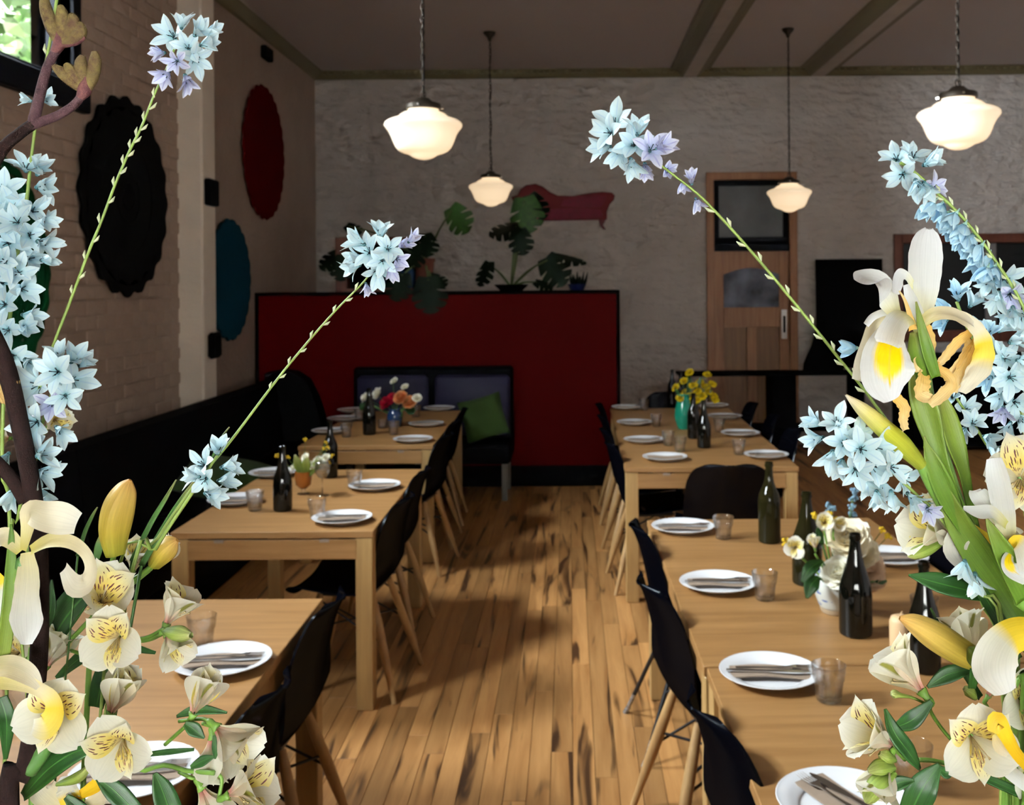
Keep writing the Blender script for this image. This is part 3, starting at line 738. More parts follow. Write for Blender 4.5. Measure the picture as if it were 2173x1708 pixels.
obj('pot', MB().lathe([(.0005,0),(.065,0),(.085,.26),(.092,.26),(.092,.29),(.078,.29),(.074,.25),(.0005,.25)], 24), 'terracotta', pl1, smooth=True, sharp=40)
obj('soil', MB().lathe([(.0005,.235),(.076,.24)], 16), 'soil', pl1)
bs = b1 + Vector((0, 0, .25))
big_leaf(pl1, bs, 974, 468, LY-.02, .26, (.55,-.8,.2), (-.5,.25,.8), 0)
big_leaf(pl1, bs, 905, 520, LY-.1, .22, (.2,-.8,.5), (.1,.5,.8), 1)
big_leaf(pl1, bs, 880, 545, LY-.12, .22, (-.5,-.8,.3), (-.2,.5,.8), 1)
big_leaf(pl1, bs, 912, 628, LY-.26, .30, (.1,-1,.15), (.1,.2,1), 1)
big_leaf(pl1, bs, 845, 610, LY-.25, .24, (-.3,-1,.1), (-.1,.2,1), 1)
big_leaf(pl1, bs, 930, 595, LY-.12, .18, (.8,-.4,.3), (.1,.7,.6), 1)
big_leaf(pl1, bs, 700, 553, LY, .22, (-.7,-.6,.3), (-.2,.5,.8), 1)
big_leaf(pl1, bs, 725, 570, LY-.05, .22, (-.1,-.9,.3), (.1,.4,.9), 1)
big_leaf(pl1, bs, 752, 486, LY, .15, (.8,-.4,.2), (.0,.7,.6), 1)
b2 = Vector((at(1085, 608, LY).x, LY, PZ))
pl2 = thing('potted_monstera', 'spreading monstera in a low black bowl on the partition ledge', 'potted plant', b2)
obj('pot', MB().lathe([(.0005,0),(.10,0),(.15,.05),(.145,.055),(.10,.03),(.0005,.03)], 24), 'black_matt', pl2, smooth=True, sharp=40)
bs = b2 + Vector((0, 0, .03))
big_leaf(pl2, bs, 1118, 458, LY-.05, .30, (.15,-1,.1), (-.1,.35,.9), 0)
big_leaf(pl2, bs, 1140, 440, LY+.03, .24, (.5,-.8,.1), (.3,.3,.9), 1)
big_leaf(pl2, bs, 1068, 488, LY-.1, .26, (-.95,-.25,.2), (-.1,.75,.6), 1)
big_leaf(pl2, bs, 1106, 515, LY-.1, .22, (.2,-1,.2), (0,.3,1), 1)
big_leaf(pl2, bs, 1026, 582, LY-.1, .22, (-.4,-.9,.2), (-.6,.5,.7), 1)
big_leaf(pl2, bs, 1178, 577, LY-.1, .28, (.5,-.75,.2), (-.4,.4,.8), 1)
big_leaf(pl2, bs, 1212, 548, LY-.02, .28, (.9,-.2,.2), (.1,.95,.3), 1)
big_leaf(pl2, bs, 1155, 605, LY-.12, .16, (.9,-.35,.2), (.1,.8,.5), 1)
b3 = Vector((at(1224, 608, LY).x, LY, PZ))
pl3 = thing('potted_succulent', 'small dark succulent in a blue dish at the end of the ledge', 'potted plant', b3)
obj('dish', MB().lathe([(.0005,0),(.06,0),(.085,.055),(.078,.055),(.055,.015),(.0005,.015)], 20), 'blue_pot', pl3, smooth=True, sharp=40)
for k in range(9):
    a = k*2.4; r_ = .012 + .005*k
    obj('leaf', MB().tube([(r_*math.cos(a), r_*math.sin(a), .02), (r_*1.6*math.cos(a), r_*1.6*math.sin(a), .08), (r_*2*math.cos(a), r_*2*math.sin(a), .12+.02*(k % 3))], [.012, .014, .003], 6), 'monstera_dark', pl3, smooth=True)
# wooden frame and bottles on the ledge
q0, q1 = at(716, 610, 9.0), at(892, 503, 9.0)
fr = thing('shadow_box', 'reddish wooden open box standing on the partition ledge', 'box', (0, 9.0, PZ))
h = q1.z - PZ
for nm, a in (('side_board', (q0.x, q0.x+.10, -.08, .08, 0, h)), ('side_board', (q1.x-.03, q1.x, -.08, .08, 0, h)), ('top_board', (q0.x+.10, q1.x-.03, -.08, .08, h-.06, h)), ('bottom_board', (q0.x+.10, q1.x-.03, -.08, .08, 0, .03))): obj(nm, MB().cbox(*a, .003), 'red_wood', fr)
obj('back_board', MB().box(q0.x+.1, q1.x-.03, .065, .08, .03, h-.06), 'black_matt', fr)
plain('blue_glass', (0.01, 0.03, 0.09), .1, spec=.7)
for i, u in enumerate((812, 850, 874)):
    o = obj('glass_bottle', MB().lathe([(.0005,0),(.035,0),(.036,.005),(.036,.2-.03*i),(.014,.24-.03*i),(.014,.28-.03*i),(.0005,.28-.03*i)], 16), 'blue_glass', None, smooth=True, sharp=40, loc=(at(u,600,9.0-.0).x, 9.0-.01, PZ+.031))
    tag(o, ('tallest dark blue bottle inside the reddish box on the ledge', 'middle sized blue bottle in the ledge box beside the terracotta pot', 'shortest blue bottle in the ledge box by the terracotta pot')[i], 'bottle', 'blue bottles in the ledge box')

# ================================================================== tables
TZ = .74
def table(label, x0, x1, y0, y1, rot=0, seams=()):
    "oak table: legs flush at the corners, apron set back, top with leaves"
    cx, cy = (x0+x1)/2, (y0+y1)/2; w, l = (x1-x0)/2, (y1-y0)/2
    t = thing('dining_table', label, 'table', (cx, cy, 0), rot, 'oak dining tables')
    cutp = [-l] + [s - cy for s in seams] + [l]
    for a, b in zip(cutp, cutp[1:]):
        obj('tabletop' if len(cutp) == 2 else 'top_leaf', MB().cbox(-w, w, a+.0008, b-.0008, TZ-.027, TZ, .002), 'oak', t)
    lg = .07
    for sx in (-1, 1):
        for sy in (-1, 1):
            xa, ya = sx*(w-.004), sy*(l-.004)
            obj('leg', MB().cbox(min(xa, xa-sx*lg), max(xa, xa-sx*lg), min(ya, ya-sy*lg), max(ya, ya-sy*lg), 0, TZ-.030, .003), 'oak_z', t)
    for sx in (-1, 1): obj('apron', MB().cbox(sx*(w-.03)-.011, sx*(w-.03)+.011, -l+lg, l-lg, TZ-.115, TZ-.032, .002), 'oak_y', t)
    for sy in (-1, 1):
        a = obj('apron', MB().cbox(-w+lg, w-lg, sy*(l-.012)-.011, sy*(l-.012)+.011, TZ-.115, TZ-.034, .002), 'oak', t)
        for x in (-w*.52, w*.52): obj('pull_tab', MB().cbox(x-.02, x+.02, sy*(l-.001)-.003, sy*(l-.001)+.003, TZ-.045, TZ-.031, .002), 'kraft', a)
    return t
TL1 = ('bare oak table', 'oak table with one bare end beside the cut flowers')
table('square-legged oak table with no flowers, beside the black banquette', -1.645, -.805, 1.87, 3.28)
table('square-legged oak table with amber cup posy, between banquette and aisle', -1.65, -.815, 4.165, 5.56)
table('square-legged oak table with red and orange bouquet by the purple bench', -1.715, -.865, 6.37, 8.12)
table('extended oak table with green vase of yellow flowers near the door', .31, 1.26, 5.54, 8.16, rad(-.6), (6.4, 7.3))
table('oak table carrying the cream roses in a blue and white jar', .335, 1.285, 2.68, 4.33, rad(.8), ())
table('oak table end joined to the table with the cream roses', .365, 1.315, 1.0, 2.672, rad(.8), ())

# ================================================================== chairs
CP = [(.215,.415,.175),(.225,.435,.205),(.19,.452,.222),(.08,.442,.235),(-.04,.428,.238),(-.12,.437,.235),(-.165,.475,.230),(-.19,.55,.222),(-.21,.64,.215),(-.232,.73,.205),(-.255,.79,.175),(-.272,.818,.125),(-.280,.822,.07)]
CPI = catmull(CP, 30)
def seat_fn(i, j):
    k = i*29; a = min(int(k), 28); f = k - a
    y, z, w = [CPI[a][q]*(1-f) + CPI[a+1][q]*f for q in range(3)]
    s = 2*j - 1; back = max(0, min(1, (z-.45)/.18)); e = s*s
    side = (1-back)*.035*abs(s)**3
    flare = .0 + .018*abs(s)**6
    return (s*w*1.05, y + back*.055*e - back*flare*.8, z + side - (1-back)*flare*.3)
CH_SHELL = MB().shell(seat_fn, 30, 15, .007)
CH_SHELL_M = CH_SHELL.mesh('shell', 'black_plastic', True, 70)
def leg_m(sx, sy, flat):
    a, b = Vector((sx*.125, sy*.115 - .01, .425)), Vector((sx*.225, sy*.225 - .02, 0))
    m = MB(); n = 10
    pts = [a + (b-a)*(k/n) for k in range(n+1)]
    m.tube(pts, [.014 + .006*math.sin(PI*min(1, k/n*1.25)) - .006*max(0, k/n-.6) for k in range(n+1)], 8); return m
LEG_M = {(sx, sy): leg_m(sx, sy, 1).mesh('leg', 'beech', True, 50) for sx in (-1, 1) for sy in (-1, 1)}
def bar_m():
    m = MB()
    for sx in (-1, 1):
        m.tube([(sx*.155, .145, .28), (-sx*.155, -.165, .28)], .005, 6)
        m.tube([(sx*.13, .11, .40), (sx*.17, -.17, .24)], .005, 6)
    m.cbox(-.13, .13, -.125, .105, .415, .432, .004)
    return m
BAR_M = bar_m().mesh('cross_bars', 'black_metal')
def metal_leg(sx, sy):
    a, b = Vector((sx*.11, sy*.10, .425)), Vector((sx*.235, sy*.245 - .02, 0)); m = MB()
    m.tube([a, a + (b-a)*.80], .0085, 8); return m
def metal_foot(sx, sy):
    a, b = Vector((sx*.11, sy*.10, .425)), Vector((sx*.235, sy*.245 - .02, 0)); m = MB()
    m.tube([a + (b-a)*.80, a + (b-a)*.96], .0088, 8); m.tube([a + (b-a)*.955, b], [.0105, .0125], 8); return m
MLEG = {(sx, sy): (metal_leg(sx, sy).mesh('leg', 'black_metal', True, 50), metal_foot(sx, sy).mesh('worn_foot', 'worn_metal', True, 50)) for sx in (-1, 1) for sy in (-1, 1)}
def chair(x, y, face, label, group, metal=False, dz=0):
    t = thing('dining_chair', label, 'chair', (x, y, 0), face, group)
    link('shell', CH_SHELL_M, t)
    for k in LEG_M:
        if metal:
            lg = link('leg', MLEG[k][0], t); link('worn_foot', MLEG[k][1], lg)
        else: link('leg', LEG_M[k], t)
    link('cross_bars', BAR_M, t)
    return t
E, Wd, Nn, S = -PI/2, PI/2, 0, PI       # facing: +x, -x, +y, -y
ORD = ['nearest the red partition', 'second from the red partition', 'third from the red partition', 'fourth from the red partition']
def row(xs, face, where, group, metal=()):
    for i, (x, y, da) in enumerate(xs):
        what = 'black chair on thin metal legs' if i in metal else 'black shell chair on wooden legs'
        chair(x, y, face + rad(da), f'{what}, {where}, {ORD[i]}', group, i in metal)
row([(-1.04, 7.55, 2), (-1.03, 6.92, -2), (-1.00, 6.32, -8)], Wd, 'aisle side of red-bouquet table', 'aisle chairs of the red-bouquet table')
row([(-.985, 5.12, -3), (-.965, 4.48, -6)], Wd, 'aisle side of posy table', 'aisle chairs of the posy table')
row([(-.955, 3.03, -2), (-.94, 2.38, -4)], Wd, 'aisle side of flowerless table', 'aisle chairs of the flowerless table')
row([(.47, 7.78, 0), (.465, 7.12, 2), (.46, 6.47, 3), (.475, 5.92, 4)], E, 'aisle side of green-vase table', 'aisle chairs of the green-vase table')
row([(1.16, 7.75, 0), (1.18, 7.05, -3), (1.17, 6.35, 0)], Wd, 'door side of green-vase table', 'far-side chairs of the green-vase table')
chair(.84, 8.34, S, 'black shell chair at the head of the green-vase table, near the door', 'end chairs')
chair(.81, 5.40, Nn, 'black shell chair at the end of the green-vase table, back to the rose table', 'end chairs')
row([(.50, 3.92, 5), (.478, 3.20, 11), (.530, 2.28, 11)], E, 'aisle side of rose-jar table', 'aisle chairs of the rose-jar table', (0,))
row([(1.24, 3.85, 0), (1.26, 3.1, -3), (1.28, 2.3, 0)], Wd, 'wall side of rose-jar table', 'far-side chairs of the rose-jar table')

# ================================================================== tableware
PLATE = MB().lathe(catmull([(.0005,.004),(.05,.004),(.078,.005),(.086,.010),(.105,.018),(.122,.022),(.127,.0235),(.1275,.0215),(.12,.018),(.098,.010),(.080,.002),(.074,.0),(.05,.0005),(.0005,.001)], 44), 40).mesh('plate', 'porcelain', True, 60)
def glass_mb():
    out = [(.0005,0),(.026,0),(.030,.003),(.031,.012),(.033,.035),(.0345,.050),(.0375,.053),(.0395,.070),(.0415,.088)]
    inn = [(.0395,.088),(.0375,.070),(.0352,.054),(.031,.046),(.028,.020),(.026,.014),(.0005,.013)]
    m = MB(); n = 36
    pr = out + [(.0405,.0888)] + inn; vs = []; k2 = len(pr)
    for r, z in pr:
        for k in range(n):
            fac = 1 + (.022*math.cos(9*2*PI*k/n) if .004 < z < .052 and r > .027 else 0)
            vs.append((r*fac*math.cos(2*PI*k/n), r*fac*math.sin(2*PI*k/n), z))
    m.add(vs, [(i*n+k, i*n+(k+1) % n, (i+1)*n+(k+1) % n, (i+1)*n+k) for i in range(k2-1) for k in range(n)])
    return m
GLASS = glass_mb().mesh('tumbler', 'glass', True, 45)
def fork_mb():
    pts = [(-.097,.005),(-.06,.0055),(0,.004),(.035,.0035),(.048,.009),(.058,.0115)]
    m = MB(); P = catmull(pts, 20)
    def f(i, j):
        k = min(int(i*19), 18); q = i*19-k; x = P[k][0]*(1-q)+P[k+1][0]*q; w = P[k][1]*(1-q)+P[k+1][1]*q
        return (x, (2*j-1)*w, .0025 + .006*max(0, (x+.02)/.08)*0 + .004*math.sin(max(0, x)/.058*1.4))
    m.shell(f, 20, 3, .0022)
    for k in range(4):
        y = -.0095 + k*.00633; m.tube([(.057, y, .0064), (.080, y, .0055), (.098, y*.95, .0075)], [.0016, .0016, .0008], 5)
    m.uv = None; return m
def knife_mb():
    m = MB(); P = catmull([(-.11,.005),(-.06,.0065),(-.01,.0055),(0,.007),(.05,.009),(.085,.0075),(.105,.001)], 22)
    m.shell(lambda i, j: (lambda k, q: (P[k][0]*(1-q)+P[k+1][0]*q, (2*j-1)*(P[k][1]*(1-q)+P[k+1][1]*q), .003))(min(int(i*21), 20), i*21-min(int(i*21), 20)), 22, 3, .003); m.uv = None; return m
FORK = fork_mb().mesh('fork', 'steel', True, 50); KNIFE = knife_mb().mesh('knife', 'steel', True, 50)
def napkin_mb(seed):
    rr = random.Random(seed); a, b, c = rr.uniform(0, 6), rr.uniform(0, 6), rr.uniform(.001, .0025)
    return MB().shell(lambda i, j: ((2*i-1)*.10, (2*j-1)*.037 + .004*math.sin(i*5+a), .003 + c*math.sin(i*7+a) + c*math.sin(j*5+b)), 12, 6, .003)
NAPS = [napkin_mb(i).mesh('napkin', 'kraft', True, 50) for i in range(3)]
_rt = random.Random(21)
def setting(u, v, where, cut=True, ang=0, flip=1, nap=True, lift=.026):
    p = on(u, v, TZ+.015); x, y = p.x, p.y
    pl = link('plate', PLATE, None, (x, y, TZ+.0005)); tag(pl, f'round white plate, {where}', 'plate', 'white dinner plates')
    a = rad(ang + _rt.uniform(-4, 4)) + (0 if flip > 0 else PI)
    if nap:
        n = link('napkin', NAPS[_rt.randrange(3)], None, (x, y, TZ+.0155), (0, 0, a)); tag(n, f'folded brown paper napkin, {where}', 'napkin', 'brown paper napkins')
    if cut:
        R_ = Matrix.Rotation(a, 3, 'Z')
        d1, d2 = R_ @ Vector((.012, .012, 0)), R_ @ Vector((.0, -.013, 0))
        f = link('fork', FORK, None, (x+d1.x, y+d1.y, TZ+lift-.005), (0, 0, a + rad(_rt.uniform(-4, 4)))); tag(f, f'steel fork on napkin, {where}', 'fork', 'table forks')
        k = link('knife', KNIFE, None, (x+d2.x, y+d2.y, TZ+lift-.005), (0, 0, a + rad(_rt.uniform(-4, 4)))); tag(k, f'steel knife on napkin, {where}', 'knife', 'table knives')
def tumbler(u, v, where, s=1):
    p = on(u, v, TZ); o = link('tumbler', GLASS, None, (p.x, p.y, TZ+.0005), (0, 0, _rt.random())); o.scale = (s, s, s)
    tag(o, f'clear fluted tumbler, {where}', 'glass', 'clear tumblers')
RB, PO, GV, RJ, FL = 'red-bouquet table', 'posy table', 'green-vase table', 'rose-jar table', 'flowerless table'
PL_ = ['nearest red partition', 'second from red partition', 'third from red partition', 'fourth from red partition']
for i, (u, v) in enumerate([(932, 866), (904, 899), (876, 932)]): setting(u, v, f'aisle side of {RB}, {PL_[i]}', ang=0, flip=-1)
for i, (u, v) in enumerate([(750, 870), (731, 888), (701, 914)]): setting(u, v, f'banquette side of {RB}, {PL_[i]}', ang=0)
for i, (u, v) in enumerate([(795, 1030), (726, 1099)]): setting(u, v, f'aisle side of {PO}, {PL_[i]}', ang=0, flip=-1)
for i, (u, v) in enumerate([(580, 1003), (500, 1060)]): setting(u, v, f'banquette side of {PO}, {PL_[i]}', ang=3)
setting(472, 1402, f'aisle side of {FL}, {PL_[0]}', ang=8); setting(285, 1640, f'aisle side of {FL}, {PL_[1]}', ang=5)
for i, (u, v) in enumerate([(1331, 864), (1346, 896), (1366, 933), (1411, 970)]): setting(u, v, f'aisle side of {GV}, {PL_[i]}', cut=i != 3)
for i, (u, v) in enumerate([(1513, 860), (1538, 883), (1571, 919), (1626, 965)]): setting(u, v, f'door side of {GV}, {PL_[i]}', flip=-1)
for i, (u, v) in enumerate([(1449, 1118), (1524, 1237), (1633, 1427)]): setting(u, v, f'aisle side of {RJ}, {PL_[i]}', ang=-2)
setting(1790, 1702, f'aisle side of {RJ}, {PL_[3]}', ang=118)
setting(1893, 1181, f'wall side of {RJ}, {PL_[0]}', flip=-1)
for (u, v), w in (((735, 927), f'banquette side of {RB}, beside third plate'), ((763, 893), f'banquette side of {RB}, beside second plate'), ((835, 922), f'aisle side of {RB}, beside third plate'), ((882, 885), f'aisle side of {RB}, beside second plate'),
                  ((673, 1100), f'aisle side of {PO}, beside the end plate'), ((752, 1036), f'aisle side of {PO}, beside the plate nearest red partition'), ((541, 1083), f'banquette side of {PO}, beside the end plate'),
                  ((428, 1372), f'on {FL}, behind the alstroemeria blooms'), ((45, 1520), f'banquette side of {FL}, behind the dark flower branch'),
                  ((1367, 870), f'aisle side of {GV}, beside plate nearest red partition'), ((1393, 905), f'aisle side of {GV}, beside second plate'), ((1418, 945), f'aisle side of {GV}, beside third plate'), ((1443, 958), f'middle of {GV}, beside the end plate'),
                  ((1526, 916), f'door side of {GV}, beside second plate'), ((1568, 964), f'door side of {GV}, beside third plate'), ((1488, 868), f'far end of {GV}, behind the green vase'),
                  ((1535, 1143), f'aisle side of {RJ}, beside plate nearest red partition'), ((1623, 1272), f'aisle side of {RJ}, beside second plate'), ((1759, 1487), f'aisle side of {RJ}, beside third plate'), ((1962, 1330), f'wall side of {RJ}, behind the lily bud'), ((1935, 1672), f'aisle side of {RJ}, behind the alstroemeria stalks')):
    tumbler(u, v, w)
# bottles
CHAMP = [(.0005,.012),(.02,.004),(.040,0),(.0455,.004),(.047,.012),(.047,.115),(.0455,.135),(.041,.155),(.034,.175),(.026,.200),(.0205,.225),(.0165,.250),(.0148,.268)]
BORD = [(.0005,.012),(.02,.004),(.036,0),(.0405,.004),(.0415,.012),(.0415,.150),(.0405,.165),(.035,.185),(.025,.205),(.018,.225),(.0150,.250),(.0142,.275)]
def bottle_m(pr, zt, mat):
    rim = [(pr[-1][0], zt-.018), (pr[-1][0]+.0025, zt-.017), (pr[-1][0]+.0025, zt-.009), (pr[-1][0]+.0005, zt-.008), (pr[-1][0]+.0015, zt-.002), (pr[-1][0]-.001, zt), (pr[-1][0]-.004, zt-.002), (.0095, zt-.03), (.0005, zt-.03)]
    return MB().lathe(pr + rim, 28).mesh('bottle', mat, True, 40)
B_CH, B_BO, B_OL = bottle_m(CHAMP, .290, 'bottle_glass'), bottle_m(BORD, .300, 'bottle_glass'), bottle_m(BORD, .300, 'olive_glass')
B_CO = bottle_m(CHAMP, .290, 'olive_glass')
def bottle(u, v, me, label, s=1, sx=1):
    p = on(u, v, TZ); o = link('wine_bottle', me, None, (p.x, p.y, TZ+.0005)); o.scale = (s*sx, s*sx, s); tag(o, label, 'bottle', 'open wine bottles')
bottle(784, 922, B_CH, 'dark wine bottle in front of the red and orange bouquet', 1.08, .88)
bottle(701, 1013, B_BO, 'black wine bottle behind the posy with the amber cup', 1.0, .95)
bottle(600, 1083, B_CH, 'dark brown wine bottle left of the amber cup posy', 1.0, .9)
bottle(1427, 862, B_BO, 'dark wine bottle behind the green vase, left of a twin', 1.0, .95)
bottle(1445, 866, B_BO, 'dark wine bottle half hidden behind the yellow flowers', 1.0, .95)
bottle(1472, 930, B_BO, 'dark wine bottle touching the right of the green vase', .98, 1)
bottle(1494, 950, B_CH, 'shiny dark wine bottle in front of the green vase pair', .98, .92)
bottle(1633, 1150, B_OL, 'translucent olive wine bottle at the far edge of the rose-jar table', 1.04, 1)
bottle(1713, 1238, B_CO, 'olive wine bottle half hidden behind the cream roses', 1.06, 1)
bottle(1816, 1346, B_CH, 'black champagne bottle in front of the blue and white jar', 1.0, 1)
bottle(1962, 1422, B_CH, 'black wine bottle behind the yellow lily bud', .98, .9)
# candle on the rose table
p = on(1912, 1385, TZ)
c = thing('pillar_candle', 'cream pillar candle beside the lily bud on the rose-jar table', 'candle', (p.x, p.y, TZ+.0005))
obj('wax', MB().lathe([(.0005,0),(.029,0),(.030,.004),(.030,.085),(.026,.097),(.012,.103),(.0005,.100)], 24), 'candle_wax', c, smooth=True, sharp=50)
obj('wick', MB().tube([(0,0,.098),(.001,0,.107),(.004,0,.113)], .0015, 5), 'candle_wax', c)
p = on(812, 908, TZ)
o = obj('votive_glass', MB().lathe([(.0005,0),(.03,0),(.034,.004),(.036,.06),(.034,.06),(.032,.01),(.0005,.01)], 20), 'glass', None, smooth=True, sharp=50, loc=(p.x, p.y, TZ+.0005)); tag(o, 'small clear votive glass beside the red bouquet', 'candle holder')
p = on(684, 1052, TZ)
wg = thing('wine_glass', 'clear stemmed glass beside the amber cup', 'wine glass', (p.x, p.y, TZ+.0005))
obj('foot', MB().lathe([(.0005,0),(.032,0),(.032,.002),(.006,.005),(.004,.012),(.0005,.012)], 20), 'glass', wg, smooth=True)
obj('stem', MB().tube([(0,0,.010),(0,0,.085)], .0038, 8), 'glass', wg, smooth=True)
obj('bowl', MB().lathe([(.004,.083),(.02,.09),(.034,.115),(.036,.14),(.032,.165),(.0305,.165),(.0345,.14),(.0325,.116),(.019,.0925),(.0005,.087)], 24), 'glass', wg, smooth=True)

# ================================================================== cut flowers in the foreground
def petal_mat(name, ramp, rib=None, rib_w=.12, rib_y=(.2, .95), streak=None, streak_y=(.25, .85), back=None, transl=.3, blotch=None, veins=0.0, rough=.5):
    "ramp: colours along the petal (UV y); rib: colour of the midrib; streak: dark dashes; back: ramp of the other side"
    m, nt, b = nmat(name); out = nt.nodes['Material Output']
    uv = N(nt, 'ShaderNodeUVMap'); sp = N(nt, 'ShaderNodeSeparateXYZ'); L(nt, uv.outputs[0], sp.inputs[0])
    X, Y = sp.outputs[0], sp.outputs[1]
    def mk(rp):
        r = N(nt, 'ShaderNodeValToRGB'); e = r.color_ramp.elements
        while len(e) < len(rp): e.new(.5)
        for q, (p, c) in zip(e, rp): q.position = p; q.color = rgb(c)
        L(nt, Y, r.inputs['Fac']); return r.outputs['Color']
    def math2(op, a, bb, c=None):
        n = N(nt, 'ShaderNodeMath', operation=op)
        for k, v in enumerate((a, bb, c)):
            if v is None: continue
            if isinstance(v, (int, float)): n.inputs[k].default_value = v
            else: L(nt, v, n.inputs[k])
        return n.outputs[0]
    def sstep(v, a, bb):
        n = N(nt, 'ShaderNodeMapRange', interpolation_type='SMOOTHSTEP'); n.inputs['From Min'].default_value = a; n.inputs['From Max'].default_value = bb
        L(nt, v, n.inputs['Value']); return n.outputs[0]
    def mix(f, a, bb):
        n = N(nt, 'ShaderNodeMix', data_type='RGBA'); L(nt, f, n.inputs['Factor'])
        for k, v in (('A', a), ('B', bb)):
            if isinstance(v, tuple): n.inputs[k].default_value = rgb(v)
            else: L(nt, v, n.inputs[k])
        return n.outputs['Result']
    ax = math2('ABSOLUTE', math2('SUBTRACT', X, .5), 0)
    col = mk(ramp)
    ns = N(nt, 'ShaderNodeTexNoise', i_Scale=1.0, i_Detail=2.0); mpn = N(nt, 'ShaderNodeMapping'); mpn.inputs['Scale'].default_value = (26, 1.6, 1)
    L(nt, uv.outputs[0], mpn.inputs['Vector']); L(nt, mpn.outputs[0], ns.inputs['Vector'])
    if veins:
        hv = N(nt, 'ShaderNodeHueSaturation'); mr = N(nt, 'ShaderNodeMapRange'); mr.inputs['From Min'].default_value = .3; mr.inputs['From Max'].default_value = .7
        mr.inputs['To Min'].default_value = 1 - veins; mr.inputs['To Max'].default_value = 1 + veins * .3
        L(nt, ns.outputs['Fac'], mr.inputs['Value']); L(nt, mr.outputs[0], hv.inputs['Value']); L(nt, col, hv.inputs['Color']); col = hv.outputs['Color']
    if blotch:                                   # colour, x half width, y range
        c, hw, y0, y1 = blotch
        wob = math2('MULTIPLY_ADD', ns.outputs['Fac'], .10, -.05)
        ex = math2('DIVIDE', math2('ADD', ax, wob), hw); ey = math2('DIVIDE', math2('SUBTRACT', math2('ADD', Y, wob), y0), y1)
        f = math2('SUBTRACT', 1, sstep(math2('ADD', math2('MULTIPLY', ex, ex), math2('MULTIPLY', ey, ey)), .45, 1.15))
        col = mix(f, col, c)
    if streak:
        mp = N(nt, 'ShaderNodeMapping'); mp.inputs['Scale'].default_value = (6.5, 5.0, 1); L(nt, uv.outputs[0], mp.inputs['Vector'])
        v = N(nt, 'ShaderNodeTexVoronoi', i_Scale=1.0, i_Randomness=.75); L(nt, mp.outputs[0], v.inputs['Vector'])
        sub = N(nt, 'ShaderNodeVectorMath', operation='SUBTRACT'); L(nt, mp.outputs[0], sub.inputs[0]); L(nt, v.outputs['Position'], sub.inputs[1])
        s2 = N(nt, 'ShaderNodeSeparateXYZ'); L(nt, sub.outputs[0], s2.inputs[0])
        dx = math2('DIVIDE', s2.outputs[0], .15); dy = math2('DIVIDE', s2.outputs[1], .36)
        rr = math2('ADD', math2('MULTIPLY', dx, dx), math2('MULTIPLY', dy, dy))
        f = math2('SUBTRACT', 1, sstep(rr, .75, 1.1))
        f = math2('MULTIPLY', f, math2('MULTIPLY', sstep(Y, streak_y[0], streak_y[0]+.06), math2('SUBTRACT', 1, sstep(Y, streak_y[1]-.05, streak_y[1]))))
        f = math2('MULTIPLY', f, math2('SUBTRACT', 1, sstep(ax, .34, .40)))
        col = mix(f, col, streak)
    if back:
        bc = mk(back)
        if rib:
            f = math2('MULTIPLY', math2('SUBTRACT', 1, sstep(ax, rib_w*.3, rib_w)), math2('MULTIPLY', sstep(Y, rib_y[0], rib_y[0]+.2), math2('SUBTRACT', 1, sstep(Y, rib_y[1]-.1, rib_y[1]))))
            bc = mix(f, bc, rib)
        g = N(nt, 'ShaderNodeNewGeometry'); col = mix(g.outputs['Backfacing'], col, bc)
    elif rib:
        f = math2('MULTIPLY', math2('SUBTRACT', 1, sstep(ax, rib_w*.3, rib_w)), math2('MULTIPLY', sstep(Y, rib_y[0], rib_y[0]+.2), math2('SUBTRACT', 1, sstep(Y, rib_y[1]-.1, rib_y[1]))))
        col = mix(f, col, rib)
    L(nt, col, b.inputs['Base Color']); b.inputs['Roughness'].default_value = rough; b.inputs['Specular IOR Level'].default_value = .25
    tr = N(nt, 'ShaderNodeBsdfTranslucent'); L(nt, col, tr.inputs['Color'])
    ms = N(nt, 'ShaderNodeMixShader', n_0=transl); L(nt, b.outputs[0], ms.inputs[1]); L(nt, tr.outputs[0], ms.inputs[2]); L(nt, ms.outputs[0], out.inputs['Surface'])
    bp_ = N(nt, 'ShaderNodeBump', i_Strength=.25, i_Distance=.0006); L(nt, ns.outputs['Fac'], bp_.inputs['Height']); L(nt, bp_.outputs['Normal'], b.inputs['Normal'])
    return m
petal_mat('ixia_blue', [(0, (.08,.22,.26)), (.14, (.36,.60,.66)), (.4, (.62,.80,.86)), (1, (.74,.87,.91))], rib=(.54,.72,.84), rib_w=.09, transl=.18)
petal_mat('ixia_sky', [(0, (.16,.36,.44)), (.2, (.40,.64,.78)), (1, (.62,.82,.92))], rib=(.36,.58,.78), rib_w=.10, transl=.18)
petal_mat('ixia_lilac', [(0, (.22,.27,.42)), (.3, (.52,.56,.78)), (1, (.76,.76,.88))], rib=(.42,.42,.68), rib_w=.12)
plain('ixia_eye', (.02, .075, .085), .6); plain('stamen', (.008, .02, .03), .5); plain('ixia_tube', (.30, .48, .40), .5)
plain('ixia_stem_green', (.17, .24, .045), .5, noise=.15, nscale=60); plain('ixia_bract', (.62, .66, .42), .6)
petal_mat('al_outer', [(0, (.40,.25,.16)), (.18, (.72,.66,.46)), (.5, (.80,.76,.60)), (1, (.86,.84,.74))], back=[(0, (.42,.13,.10)), (.16, (.60,.30,.24)), (.34, (.78,.72,.58)), (1, (.84,.82,.72))], rib=(.20,.19,.035), rib_w=.13, rib_y=(.32,.98), veins=.06)
